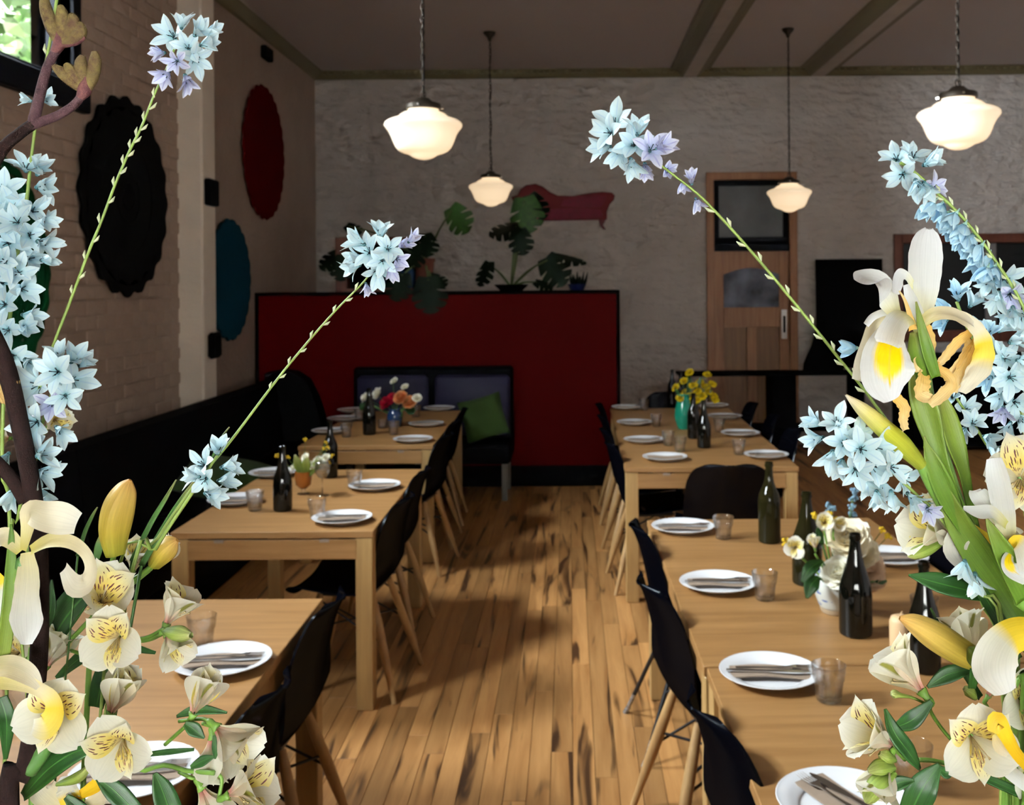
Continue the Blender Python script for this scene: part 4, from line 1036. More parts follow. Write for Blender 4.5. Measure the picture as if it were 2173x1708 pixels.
petal_mat('al_inner', [(0, (.42,.28,.16)), (.2, (.70,.58,.28)), (.45, (.84,.68,.16)), (.72, (.86,.76,.34)), (1, (.87,.84,.72))], streak=(.085,.012,.02), streak_y=(.12,.86), back=[(0, (.42,.13,.10)), (.25, (.70,.55,.42)), (1, (.80,.76,.58))], rib=(.24,.22,.06), rib_w=.1, veins=.05)
petal_mat('iris_white', [(0, (.52,.50,.12)), (.18, (.74,.70,.42)), (.4, (.84,.84,.80)), (1, (.88,.88,.90))], veins=.07, transl=.35)
petal_mat('iris_cream', [(0, (.55,.48,.12)), (.3, (.80,.70,.44)), (.7, (.86,.78,.60)), (1, (.88,.84,.72))], veins=.07, transl=.35)
petal_mat('iris_fall', [(0, (.80,.68,.10)), (.15, (.85,.83,.76)), (1, (.88,.89,.92))], blotch=((.88,.60,.0), .33, .40, .36), veins=.06, rib=(.72,.50,.02), rib_w=.03, rib_y=(.1,.85))
petal_mat('iris_arch', [(0, (.60,.52,.14)), (.45, (.82,.72,.46)), (.66, (.84,.62,.06)), (.84, (.86,.70,.14)), (1, (.88,.86,.78))], veins=.07)
petal_mat('iris_arch2', [(0, (.60,.52,.14)), (.25, (.84,.74,.52)), (.56, (.86,.78,.58)), (.66, (.86,.62,.04)), (.76, (.86,.66,.10)), (.84, (.86,.78,.58)), (1, (.86,.78,.62))], veins=.07)
petal_mat('iris_hang', [(0, (.74,.64,.30)), (.4, (.82,.76,.58)), (.7, (.85,.84,.80)), (1, (.88,.88,.88))], veins=.09)
petal_mat('iris_yellow', [(0, (.70,.42,.01)), (.5, (.82,.52,.02)), (1, (.80,.55,.06))], veins=.12)
petal_mat('iris_yellow_white', [(0, (.80,.52,.02)), (.34, (.84,.60,.04)), (.46, (.80,.76,.62)), (1, (.87,.86,.84))], veins=.08)
petal_mat('withered', [(0, (.62,.36,.08)), (.5, (.70,.47,.17)), (1, (.76,.58,.30))], veins=.3, transl=.2)
petal_mat('spathe', [(0, (.07,.14,.010)), (.4, (.09,.165,.016)), (.85, (.16,.21,.028)), (1, (.26,.26,.07))], veins=.22, transl=.25, rough=.4)
petal_mat('leaf_dark', [(0, (.02,.06,.008)), (.5, (.012,.046,.009)), (1, (.024,.07,.016))], veins=.35, transl=.18, rough=.35, rib=(.05,.13,.03), rib_w=.04, rib_y=(0,.9))
petal_mat('leaf_blade', [(0, (.05,.13,.03)), (.6, (.07,.15,.035)), (1, (.30,.28,.10))], veins=.2, rough=.4)
petal_mat('lily_bud', [(0, (.30,.30,.03)), (.3, (.56,.42,.06)), (.75, (.70,.46,.12)), (1, (.64,.34,.10))], veins=.22, transl=.15, rough=.45)
petal_mat('iris_bud', [(0, (.28,.32,.03)), (.45, (.50,.50,.04)), (.7, (.78,.68,.22)), (1, (.86,.74,.60))], veins=.15, transl=.2)
petal_mat('green_bud', [(0, (.12,.20,.03)), (.5, (.26,.34,.06)), (.9, (.44,.48,.16)), (1, (.60,.58,.34))], veins=.45, transl=.15)
plain('stalk_green', (.11, .21, .03), .45, noise=.2, nscale=40); plain('stalk_dark', (.05, .12, .025), .45)
def fuzzy(name, c1, c2, sc):
    m = plain(name, c1, .9, spec=.08); nt = m.node_tree; b = nt.nodes['Principled BSDF']; tc = N(nt, 'ShaderNodeTexCoord')
    t = N(nt, 'ShaderNodeTexNoise', i_Scale=sc, i_Detail=6.0, i_Roughness=.8); L(nt, tc.outputs['Object'], t.inputs['Vector'])
    r = N(nt, 'ShaderNodeValToRGB'); r.color_ramp.elements[0].position = .35; r.color_ramp.elements[1].position = .65
    r.color_ramp.elements[0].color = rgb(c1); r.color_ramp.elements[1].color = rgb(c2); L(nt, t.outputs['Fac'], r.inputs['Fac']); L(nt, r.outputs['Color'], b.inputs['Base Color'])
    bp_ = N(nt, 'ShaderNodeBump', i_Strength=.8, i_Distance=.001); L(nt, t.outputs['Fac'], bp_.inputs['Height']); L(nt, bp_.outputs['Normal'], b.inputs['Normal'])
fuzzy('paw_stem', (.005,.0025,.0025), (.017,.008,.007), 260); fuzzy('paw_pink', (.05,.014,.020), (.14,.06,.055), 300); fuzzy('paw_bud', (.05,.022,.016), (.15,.115,.04), 170); fuzzy('paw_branch', (.022,.010,.013), (.075,.038,.042), 300); fuzzy('paw_tan', (.30,.18,.06), (.50,.34,.14), 260)

# ---- petals about a flower axis (+z), one mesh per shape, shared
def radial_petal(name, mat, Lh, prof, th0, th1, cup, nu=9, nv=7, ruffle=0.0, notch=0.0, tipcurl=0.0):
    P = []; r = z = 0.0; n = 40
    for k in range(n+1):
        t = k/n; th = rad(th0 + (th1-th0) * (t*t*(3-2*t)) + tipcurl*max(0, t-.7)/.3); P.append((r, z, th)); r += math.sin(th)*Lh/n; z += math.cos(th)*Lh/n
    pr = [(q,) for q in prof]; W_ = catmull(pr, n+1)
    def fn(i, j):
        k = int(round(i*n)); s = 2*j-1; r, z, th = P[k]; w = max(.0, W_[k][0])*Lh
        off = cup*w*s*s + ruffle*Lh*math.sin(9*i+3*s)*s*s*i
        back = notch*Lh*(1-abs(s))*max(0, i-.85)/.15
        nr, nz = -math.cos(th), math.sin(th)
        return (r + nr*off - math.sin(th)*back, s*w, z + nz*off - math.cos(th)*back)
    m = MB(); m.grid(fn, nu, nv); return m.mesh(name, mat, True)
IXP = {}
_pf = [.05, .11, .17, .21, .205, .14, .015]; _pb = [.08, .20, .27, .29, .26, .17, .02]
for mt in ('ixia_blue', 'ixia_sky', 'ixia_lilac'):
    IXP[mt, 'open'] = [radial_petal('petal', mt, 1, _pf, 38, a, c, ruffle=.02) for a, c in ((74, .25), (88, .12), (64, .3), (80, -.1))]
    IXP[mt, 'half'] = [radial_petal('petal', mt, 1, _pf, 20, a, c, ruffle=.02) for a, c in ((42, .3), (52, .2), (34, .35))]
    IXP[mt, 'bell'] = [radial_petal('petal', mt, 1, _pb, 34, a, .45) for a in (2, -6, 8)]
def ixia_eye():
    m = MB().lathe([(.0005,-.05),(.05,-.03),(.09,.03),(.10,.07),(.05,.10),(.0005,.11)], 10)
    return m
def ixia_stamens():
    m = MB()
    for k in range(3):
        a = 2*PI*k/3 + .3; m.tube([(0,0,.06), (.07*math.cos(a),.07*math.sin(a),.28), (.13*math.cos(a),.13*math.sin(a),.42)], [.014,.014,.024], 5)
    for k in range(3):
        a = 2*PI*k/3 + 1.3; m.tube([(0,0,.06), (.10*math.cos(a),.10*math.sin(a),.20), (.26*math.cos(a),.26*math.sin(a),.26)], [.012,.012,.008], 5)
    return m
IX_EYE = ixia_eye().mesh('flower', 'ixia_eye', True); IX_ST = ixia_stamens().mesh('stamens', 'stamen', True)
IX_TUBE = MB().lathe([(.0005,-.26),(.03,-.25),(.045,-.1),(.10,.02),(.06,.06),(.0005,.06)], 8).mesh('flower', 'ixia_tube', True)
def wdir(d): return Vector((d[0], -d[2], d[1])).normalized()
_rx = random.Random(17)
def orient(d, roll): return wdir(d).to_track_quat('Z', 'Y') @ Quaternion((0, 0, 1), roll)
class Cut:
    "one cut stem standing in a vase; positions along it come as photo pixel + distance"
    def __init__(s, name, label, cat, vase, group):
        s.b = Vector(vase) + Vector((_rx.uniform(-.03, .03), _rx.uniform(-.03, .03), 0)); s.t = thing(name, label, cat, s.b, 0, group); s.d = .6
    def P(s, p): return at(p[0], p[1], p[2] if len(p) > 2 else s.d) - s.b
    def tube(s, name, path, r, mat, n=8, root=True, steps=None):
        pts = [tuple(s.P(p)) for p in path]
        rr = r if isinstance(r, (list, tuple)) else [r]*len(path)
        rm = [x * (p[2] if len(p) > 2 else s.d) / FPX for x, p in zip(rr, path)]
        if root: pts = [(0,0,0)] + pts; rm = [rm[0]] + rm
        q = catmull([(*a, b) for a, b in zip(pts, rm)], steps or len(pts)*4)
        return obj(name, MB().tube([a[:3] for a in q], [max(a[3], .0002) for a in q], n), mat, s.t, smooth=True)
    def flower(s, u, v, px, d=None, face=(0,0,1), kind='open', mat='ixia_blue', roll=None):
        d = d or s.d; sc = px * 1.10 * d / FPX; roll = _rx.uniform(0, 6) if roll is None else roll
        o = link('flower', IX_EYE if kind != 'bell' else IX_TUBE, s.t, at(u, v, d) - s.b, orient(face, roll)); o.scale = (sc,)*3
        if kind != 'bell': link('stamens', IX_ST, o)
        ms = IXP[mat, kind]
        for k in range(6): q_ = link('petal', ms[_rx.randrange(len(ms))], o, (0,0,0), (_rx.uniform(-.2,.2), _rx.uniform(-.22,.22), 2*PI*k/6 + _rx.uniform(-.2,.2))); e_ = _rx.uniform(.88, 1.12); q_.scale = (e_, e_, e_)
        return o
    def bracts(s, path, n, px, mat='ixia_bract', side=0):
        q = catmull([tuple(s.P(p)) for p in path], n+2)
        sc = s.d / FPX * px
        for k in range(1, n+1):
            t = (Vector(q[k]) - Vector(q[k-1])).normalized(); sd = t.cross(Vector((0,1,0))).normalized() * (1 if k % 2 else -1)
            dr = (t*.9 + sd*.4).normalized(); p = Vector(q[k])
            obj('bract', MB().tube([p, p + dr*sc*.5 + sd*sc*.12, p + dr*sc*1.0], [sc*.09, sc*.17, sc*.03], 6), mat, s.t, smooth=True)
    def ribbon(s, name, path, half, mat, face=(0,0,1), cup=.15, n=22, m=9, ruffle=.0, thick=None, notch=0, end=None):
        "leaf or petal along a path; half widths in pixels; face: which way its front looks"
        pts = [(*s.P(p), h * (p[2] if len(p) > 2 else s.d) / FPX) for p, h in zip(path, half)]
        q = catmull(pts, n); f0 = wdir(face); f1 = wdir(end) if end else f0
        rows = []
        for k in range(n):
            a, b = Vector(q[max(k-1, 0)][:3]), Vector(q[min(k+1, n-1)][:3]); t = (b-a).normalized()
            f = f0.lerp(f1, k/(n-1)); sd = t.cross(f)
            if sd.length < 1e-4: sd = t.cross(Vector((0,0,1)))
            sd.normalize(); nr = sd.cross(t).normalized(); rows.append((Vector(q[k][:3]), sd, nr, t, max(q[k][3], .0001)))
        def fn(i, j):
            k = int(round(i*(n-1))); p, sd, nr, t, w = rows[k]; x = 2*j-1
            return p + sd*x*w + nr*(cup*w*x*x + ruffle*w*math.sin(k*1.7 + 2*x)*x*x) - t*(notch*w*(1-abs(x)) if k == n-1 else 0)
        mb = MB()
        if thick: mb.shell(fn, n, m, thick)
        else: mb.grid(fn, n, m)
        return obj(name, mb, mat, s.t, smooth=True)
    def pod(s, name, path, r, mat, lobes=3, amp=.08, n=24, seg=18):
        pts = [(*s.P(p), h * (p[2] if len(p) > 2 else s.d) / FPX) for p, h in zip(path, r)]
        q = catmull(pts, n); mb = MB(); ref = Vector((0,-1,0)); fr = []
        for k in range(n):
            t = (Vector(q[min(k+1,n-1)][:3]) - Vector(q[max(k-1,0)][:3])).normalized(); a = (ref - t*ref.dot(t)).normalized(); fr.append((Vector(q[k][:3]), a, t.cross(a), max(q[k][3], .0002)))
        def fn(i, j):
            p, a, b, w = fr[int(round(i*(n-1)))]; th = 2*PI*j; w *= 1 + amp*math.cos(lobes*th) - amp*.8*max(0, math.cos(lobes*th + PI))**8
            return p + (a*math.cos(th) + b*math.sin(th))*w
        mb.grid(fn, n, seg); return obj(name, mb, mat, s.t, smooth=True)
VL, VR = (-.325, .62, 1.08), (.272, .62, 1.08)
def vase(label, p, mat):
    t = thing('vase', label, 'vase', (p[0], p[1], 1.0505))
    obj('body', MB().lathe(catmull([(.0005,0),(.05,0),(.066,.02),(.085,.10),(.080,.19),(.062,.25),(.066,.28),(.062,.28),(.057,.25),(.074,.19),(.079,.10),(.060,.024),(.0005,.012)], 40), 32), mat, t, smooth=True)
plain('grey_stoneware', (.30, .29, .27), .5)
vase('grey stoneware vase holding the kangaroo paw and lilies', VL, 'grey_stoneware')
vase('grey stoneware vase holding the white and yellow irises', VR, 'grey_stoneware')
GL_, GR_ = 'cut stems in the vase with kangaroo paw', 'cut stems in the vase with the iris'

# ---------------------------------------------------------------- ixia, left vase
def ixia(label, vs, grp, d, path, r, heads, br=None, kind='open', mat='ixia_blue'):
    c = Cut('ixia_stem', label, 'flower', vs, grp); c.d = d
    c.tube('stem', [(*p, d) if len(p) == 2 else p for p in path], [x*.72 for x in r], 'ixia_stem_green', 6)
    if br: c.bracts(br[0], br[1], br[2])
    for h in heads:
        u, v, px, f = h[:4]; k = h[4] if len(h) > 4 else kind; mt = h[5] if len(h) > 5 else mat; dd = d + (h[6] if len(h) > 6 else _rx.uniform(-.020, .014))
        c.flower(u, v, px, dd, f, k, mt)
    return c
LI = 'ixia_lilac'
pA = [(60, 1100), (62, 900), (80, 838), (105, 755), (145, 650), (190, 530), (215, 470), (245, 390), (275, 320), (300, 270), (330, 195), (352, 150), (370, 105)]
ixia('pale blue ixia on a long thin stem crossing the black round', VL, GL_, .60, pA, [4.5]*6+[4]*4+[3.5]*3,
     [(372,82,48,(-.15,.35,1)), (412,76,46,(.75,.35,.5),'half'), (424,96,46,(.9,.05,.4),'half'), (408,122,46,(.75,-.35,.55)), (352,112,36,(-.8,-.1,.5),'half',LI), (360,150,40,(-.3,-.7,.6),'half',LI), (392,158,46,(.4,-.85,.35),'half',LI), (432,72,42,(.95,.3,.05),'half'), (385,62,40,(.1,.9,.2),'half'), (400,104,40,(.3,0,.9)), (378,128,36,(-.1,-.5,.8),'open',LI)],
     ([(145,650),(190,530),(245,390),(275,320),(300,270),(335,190)], 17, 22))
pB = [(230, 1330), (330, 1150), (420, 1020), (490, 935), (600, 790), (700, 672), (770, 600), (800, 560)]
ixia('pale blue ixia leaning across the red partition', VL, GL_, .62, pB, [5,5,4.5,4,3.5,3,2.5,2],
     [(788,538,50,(-.2,.3,1)), (775,520,46,(-.8,.5,.4),'half'), (808,505,42,(.1,.9,.4),'half'), (800,572,44,(.15,-.4,.9)), (845,525,34,(.8,.3,.5),'half',LI), (866,515,34,(.7,.7,.2),'half',LI), (826,562,36,(.5,-.6,.6),'half',LI), (765,562,44,(-.9,-.3,.4),'half'), (776,600,28,(.2,-.9,.3),'half',LI), (822,530,38,(.3,.2,.9)), (838,548,32,(.7,-.2,.7),'open',LI), (768,545,44,(-.9,.0,.5),'half'), (812,552,38,(.2,-.2,1))],
     ([(560,845),(620,765),(700,672),(770,600)], 9, 18))
pC = [(20, 1250), (5, 1000), (10, 800), (25, 640), (40, 520), (56, 430), (66, 340), (75, 270), (88, 180), (104, 100), (122, -10)]
ixia('dense pale blue ixia spike in front of the green round', VL, GL_, .64, pC, [6]*6+[5]*5,
     [(55,365,48,(.3,.7,.6)), (78,372,48,(.7,.6,.4),'half'), (76,398,52,(.9,.0,.4),'half'), (12,408,54,(.1,.1,1)), (28,445,52,(.3,.1,1)), (66,450,50,(.7,.1,.6),'half'), (84,470,46,(.9,.1,.4),'half'), (6,480,52,(.1,0,1)), (20,515,54,(.2,0,1)), (62,500,50,(.6,0,.8),'half'), (78,512,50,(.95,-.1,.3),'half'), (14,552,54,(.1,-.2,1)), (58,548,48,(.8,-.2,.6),'half'), (86,552,40,(1,0,.2),'half'), (8,600,54,(.1,.1,1)), (44,612,50,(.7,-.1,.6),'half'), (14,648,52,(.1,.2,1)), (46,668,46,(.95,.0,.3),'half'), (20,700,52,(.2,-.1,1)), (44,698,48,(.8,.1,.6),'half'), (28,752,52,(.3,-.2,.9)), (52,762,48,(.8,-.3,.5),'half'), (-6,560,50,(-.3,0,1)), (-10,680,50,(-.3,0,1)), (40,475,50,(.2,.3,1)), (40,580,46,(.4,0,.9)), (34,520,44,(.3,-.2,1)), (88,214,36,(.8,.1,.4),'half'), (70,216,30,(-.8,.3,.4),'half')],
     ([(75,270),(88,180),(104,100),(122,-10)], 4, 26))
pD = [(40, 1300), (38, 1100), (70, 1000), (90, 900), (115, 820), (130, 770)]
ixia('pale blue ixia cluster beside the dark kangaroo paw stalk', VL, GL_, .605, pD, [5]*6,
     [(127,790,60,(0,.15,1)), (92,815,58,(-.4,.0,.9)), (152,806,58,(.6,.05,.8)), (130,765,46,(.2,.8,.5),'half'), (150,770,48,(.6,.7,.4),'half'), (140,838,44,(.3,-.2,1)), (112,856,46,(.3,.1,.9),'open',LI), (84,893,58,(-.1,-.1,1)), (118,905,50,(.8,-.4,.4),'half'), (72,948,46,(.3,.2,.9),'half'), (76,968,54,(.95,.25,.3),'half'), (78,1000,54,(.95,-.1,.3),'half'), (76,1035,50,(.8,-.45,.3),'half'), (30,1035,50,(-.2,-.8,.4),'half'), (62,1075,46,(.4,-.8,.3),'half'), (165,778,44,(.9,.5,.2),'half'), (20,960,46,(-.2,-.7,.5),'half')])
pE = [(260, 1310), (330, 1165), (395, 1065), (430, 1015), (460, 968), (475, 945)]
XE = ixia('short ixia with a few blue stars above the posy table corner', VL, GL_, .61, pE, [6,6,5,4,4,3],
     [(462,965,44,(.2,.75,.5),'half'), (438,990,46,(-.5,.5,.7)), (468,992,44,(.95,.1,.3),'half'), (440,1013,44,(-.2,-.3,.9)), (462,1020,44,(.95,.05,.3),'half'), (434,1046,46,(.8,-.1,.3),'half'), (425,1012,40,(-.8,.1,.5),'half')])
for P_, H_ in (([(280,1190,.62), (320,1110,.62), (350,1060,.62), (374,1018,.62)], [5,5,4,1]), ([(165,1180,.62), (180,1130,.62), (196,1095,.62), (207,1076,.62)], [4,4,3,1]), ([(300,1200,.625), (350,1115,.625), (385,1060,.625), (420,1015,.625)], [6,6,5,4]), ([(436,1008,.612), (465,938,.615), (487,906,.62)], [2,2,1])):
    XE.ribbon('grass_leaf', P_, H_, 'leaf_blade', (.5,0,1), .3, thick=.0006)
    if H_[0] > 3: XE.tube('leaf_stalk', [P_[0]], H_[0]*.6, 'stalk_dark', 6)

# ---------------------------------------------------------------- kangaroo paw
k = Cut('kangaroo_paw', 'dark fuzzy kangaroo paw branch with olive finger buds', 'flower', VL, GL_); k.d = .585
k.tube('stalk', [(20,1760), (52,1640), (66,1560), (78,1450), (84,1350), (84,1200), (74,1080), (58,980), (42,900), (16,790), (-14,715), (-70,600), (-55,440), (0,325), (40,285), (72,262)], [20,20,18,18,18,18,18,18,18,19,18,15,14,13,12,12], 'paw_stem', 12)
k.tube('branch', [(70,264), (84,205), (100,145), (126,95)], [12,11,10,9], 'paw_branch', 10, root=False)
k.tube('branch', [(66,266), (120,246), (158,222), (180,192)], [11,10,9,8], 'paw_branch', 10, root=False)
k.tube('branch', [(54,1064), (22,1012), (-40,950)], [14,14,14], 'paw_stem', 10, root=False)
k.tube('side_shoot', [(62,1635), (95,1590), (130,1530)], [18,16,14], 'stalk_dark', 10, root=False)
for P_, M_ in (([(126,96), (112,60), (98,20), (92,-20)], 'paw_bud'), ([(128,94), (134,60), (132,30), (128,12)], 'paw_bud'), ([(130,92), (150,68), (156,45), (150,30)], 'paw_bud'), ([(132,92), (158,82), (172,66), (168,48)], 'paw_bud'), ([(130,96), (162,88), (180,78)], 'paw_pink')):
    k.pod('bud', P_, [8,14,13,6] if len(P_) == 4 else [7,8,4], M_, 2, .03)
for P_ in ([(180,194), (158,176), (134,156), (114,140)], [(180,192), (166,168), (150,148), (140,136)], [(182,190), (176,165), (172,135), (176,118)], [(184,194), (196,165), (202,130), (200,110)]):
    k.pod('bud', P_, [8,13,13,6], 'paw_bud', 2, .03)
k.pod('bud_base', [(170,208), (180,190), (186,165)], [9,15,10], 'paw_pink', 2, .03); k.pod('bud_base', [(116,112), (126,92), (128,70)], [9,13,10], 'paw_pink', 2, .03)
for P_ in ([(0,800), (18,806), (34,816)], [(4,815), (12,840), (20,862)], [(20,806), (30,812), (36,832)], [(-6,815), (4,845), (2,850)]): k.pod('old_bud', P_, [8,12,5], 'paw_tan', 2, .06)

def fuzz(c, paths, mat, per=90, ln=.0011):
    "short hairs standing off the skin of the branches and buds"
    rr = random.Random(4); m = MB()
    for path, rs in paths:
        q = catmull([(*c.P(p), r*c.d/FPX) for p, r in zip(path, rs)], 14)
        for k in range(per):
            i = rr.randrange(13); f = rr.random(); p = Vector(q[i][:3]).lerp(Vector(q[i+1][:3]), f); r = q[i][3]*(1-f) + q[i+1][3]*f
            t = (Vector(q[i+1][:3]) - Vector(q[i][:3])).normalized(); d = Vector((rr.gauss(0,1), rr.gauss(0,1), rr.gauss(0,1))); d = (d - t*d.dot(t)).normalized()
            s = t.cross(d)*.00009; a = p + d*r*.95; e = a + (d + t*rr.uniform(-.5,.8)).normalized()*ln*rr.uniform(.6, 1.3)
            m.add([a-s, a+s, e], [(0,1,2)])
    o = obj('fuzz', m, mat, c.t); o['kind'] = 'stuff'
plain('fuzz_pale', (.26, .19, .17), .8); plain('fuzz_olive', (.22, .18, .08), .8)
fuzz(k, [([(70,264), (84,205), (100,145), (126,95)], [12,11,10,9]), ([(66,266), (120,246), (158,222), (180,192)], [11,10,9,8]), ([(0,325), (40,285), (72,262)], [13,12,12])], 'fuzz_pale', 420)
fuzz(k, [([(126,96), (112,60), (98,20), (92,-20)], [8,14,13,6]), ([(130,92), (150,68), (156,45), (150,30)], [8,14,13,6]), ([(132,92), (158,82), (172,66), (168,48)], [8,14,13,6]), ([(180,194), (158,176), (134,156), (114,140)], [8,13,13,6]), ([(184,194), (196,165), (202,130), (200,110)], [8,13,13,6]), ([(182,190), (176,165), (172,135), (176,118)], [8,13,13,6])], 'fuzz_olive', 420)

# ---------------------------------------------------------------- alstroemeria
AL = {}
_po = [.07, .10, .17, .29, .385, .42, .39, .28, .05]; _pi = [.05, .07, .12, .20, .25, .27, .24, .15, .02]
for nm, t0, t1, c in (('wide', 24, 80, .16), ('mid', 14, 44, .28), ('shut', 6, 18, .45)):
    AL[nm] = (radial_petal('tepal', 'al_outer', 1, _po, t0, t1, c, 16, 11, .03, .04, 12), radial_petal('spotted_tepal', 'al_inner', 1.02, _pi, t0*.9, t1*.88, c*1.4, 16, 9, .02, -.04, 14), radial_petal('spotted_tepal', 'al_inner', .92, [q*.72 for q in _pi], t0, t1*.95, c*1.4, 16, 9, .02, -.04, 18))
AL_BASE = MB().lathe([(.0005,-.20),(.045,-.19),(.07,-.12),(.06,-.03),(.10,.08),(.05,.10),(.0005,.06)], 12).mesh('flower', 'stalk_green', True)
def al_st():
    m = MB()
    for q in range(6):
        a = -PI/2 + (q-2.5)*.22; r = .10 + .03*(q % 2)
        m.tube([(0,0,.05), (r*.6*math.cos(a), r*.6*math.sin(a), .28), (r*2.2*math.cos(a), r*2.2*math.sin(a), .42), (r*2.6*math.cos(a), r*2.6*math.sin(a), .47)], [.012,.011,.010,.026], 5)
    return m
plain('al_anther', (.34, .26, .12), .7); AL_ST = al_st().mesh('stamens', 'al_anther', True)
class Alst(Cut):
    def bloom(s, u, v, px, face, roll=0, op='wide', d=None, stalk=None):
        d = d or s.d; sc = px*d/FPX
        o = link('flower', AL_BASE, s.t, at(u, v, d) - s.b, None); o.rotation_mode = 'QUATERNION'
        f = wdir(face); up = Vector((0,0,1)) if abs(f.z) < .93 else Vector((0,1,0))
        y = (up - f*up.dot(f)).normalized(); x = y.cross(f)
        o.rotation_quaternion = Matrix((x, y, f)).transposed().to_quaternion() @ Quaternion((0,0,1), rad(roll)); o.scale = (sc,)*3
        ou, inn, lo = AL[op]; j = lambda: _rx.uniform(-.07, .07)
        for a in (90, 214, 326): link('tepal', ou, o, (0,0,0), (j(), j(), rad(a) + j()))
        for a in (48, 132): link('spotted_tepal', inn, o, (0,0,.012), (j(), j(), rad(a) + j()))
        link('spotted_tepal', lo, o, (0,0,.012), (j(), j(), rad(270) + j()))
        if op != 'shut': link('stamens', AL_ST, o)
        if stalk:
            base = at(u, v, d) - f*sc*.18
            q = catmull([tuple(base - s.b)] + [tuple(s.P(p)) for p in stalk], 12); s_ = 4.2*d/FPX
            obj('pedicel', MB().tube(q, s_, 7), 'stalk_green', s.t, smooth=True)
def alst(label, vs, grp, d, trunk, blooms, leaves=(), buds=()):
    c = Alst('alstroemeria', label, 'flower', vs, grp); c.d = d
    c.tube('stalk', trunk, 5, 'stalk_green', 8)
    for b in blooms: c.bloom(*b[:5], op=b[5] if len(b) > 5 else 'wide', d=b[6] if len(b) > 6 else None, stalk=b[7] if len(b) > 7 else None)
    for l in leaves: c.ribbon('leaf', l[0], l[1], l[2] if len(l) > 2 else 'leaf_dark', l[3] if len(l) > 3 else (.1,.6,.8), .22, thick=.0006, m=7)
    for p, r in buds: c.pod('green_bud', p, r, 'green_bud', 3, .12)
    return c
J1 = [(205,1300,.62)]
alst('spotted cream alstroemeria cluster just under the upright lily bud', VL, GL_, .60, [(90,1560,.63), (110,1400,.625), (150,1358,.62), (200,1305,.62)],
     [(212,1288,122,(.42,.62,.62),-34,'mid',.60,J1), (258,1348,98,(.02,.12,1),4,'wide',.585,[(235,1400,.62),(150,1380,.63)]), (350,1330,100,(.42,.85,-.15),0,'mid',.605,[(300,1360,.62),(210,1350,.63)]), (352,1345,84,(.55,-.45,.5),20,'mid',.60,[(300,1355,.62),(210,1350,.63)]), (280,1215,78,(.25,.9,.1),0,'mid',.635,J1), (325,1200,70,(.55,.75,-.2),40,'shut',.635,J1)],
     [([(96,1405,.63), (125,1335,.63), (170,1275,.625), (218,1238,.62)], [8,42,42,4], 'leaf_dark', (-.4,.5,.8)), ([(120,1440,.64), (180,1390,.64), (240,1370,.64), (330,1385,.635)], [6,16,14,3]), ([(205,1500,.64), (215,1450,.64), (222,1400,.64)], [16,20,10])],
     [([(352,1340,.595), (380,1346,.59), (406,1348,.585)], [8,17,6])])
alst('two wide open spotted cream alstroemeria over the white plates', VL, GL_, .59, [(70,1700,.62), (120,1600,.61), (165,1545,.605)],
     [(134,1500,112,(.12,.12,1),-18,'wide',.575,[(150,1545,.61)]), (266,1560,104,(.08,-.08,1),24,'wide',.58,[(220,1590,.60),(160,1560,.61)]), (233,1518,112,(.42,.88,.05),10,'shut',.60,[(210,1555,.61),(165,1560,.61)]), (95,1420,100,(.35,.85,-.25),30,'mid',.62,[(110,1500,.62)]), (45,1385,82,(.1,.35,.9),10,'mid',.635,[(60,1480,.63)])],
     [([(50,1690,.60), (100,1635,.595), (155,1598,.59), (222,1578,.59)], [10,28,26,3]), ([(185,1585,.60), (215,1600,.60), (228,1635,.60), (216,1672,.60)], [6,26,26,4], 'leaf_dark', (.5,.2,.8)), ([(205,1650,.59), (245,1680,.59), (300,1735,.59)], [4,20,14]), ([(0,1480,.61), (14,1530,.61), (12,1610,.615)], [14,16,4], 'leaf_dark', (.5,.2,.9)), ([(25,1620,.61), (10,1680,.61), (-10,1750,.61)], [6,20,20]), ([(140,1690,.60), (170,1720,.60), (190,1760,.60)], [6,16,16])],
     [([(120,1665,.585), (165,1650,.585), (195,1620,.585)], [4,11,3])])
alst('drooping pink-throated alstroemeria blooms beside the black chair', VL, GL_, .60, [(200,1760,.62), (320,1632,.61), (400,1636,.605), (455,1640,.60)],
     [(408,1520,112,(.42,.9,.1),0,'shut',.60,[(395,1540,.605),(350,1580,.61)]), (456,1540,118,(.82,-.38,.38),30,'mid',.60,[(425,1525,.605),(380,1530,.61)]), (480,1690,118,(.82,.42,.2),-20,'mid',.60,[(470,1650,.605),(440,1640,.605)]), (425,1668,112,(.55,-.75,.2),0,'shut',.61,[(405,1650,.605),(380,1638,.61)]), (450,1560,100,(.15,-.95,.25),0,'shut',.615,[(430,1535,.61)])],
     [([(328,1640,.59), (345,1680,.59), (368,1745,.59)], [4,22,26], 'leaf_dark', (.6,.2,.8)), ([(375,1520,.60), (420,1506,.60), (482,1512,.60)], [3,11,2]), ([(392,1535,.595), (412,1548,.595), (434,1566,.595)], [5,14,2]), ([(405,1628,.60), (430,1615,.60), (455,1605,.60)], [4,11,2]), ([(300,1602,.61), (360,1595,.61), (412,1590,.61)], [4,6,3]), ([(455,1560,.60), (458,1585,.60), (456,1610,.60)], [3,8,2])])
alst('pale alstroemeria half hidden behind the blue ixia cluster', VL, GL_, .66, [(60,1300), (70,1000), (95,910)],
     [(112,890,62,(.7,.05,.7),-60,'mid',.66,[(95,920,.66)]), (70,860,66,(.1,.6,.7),0,'mid',.665,[(90,920,.66)]), (20,930,60,(-.2,.1,.9),0,'mid',.665,[(60,960,.66)])])

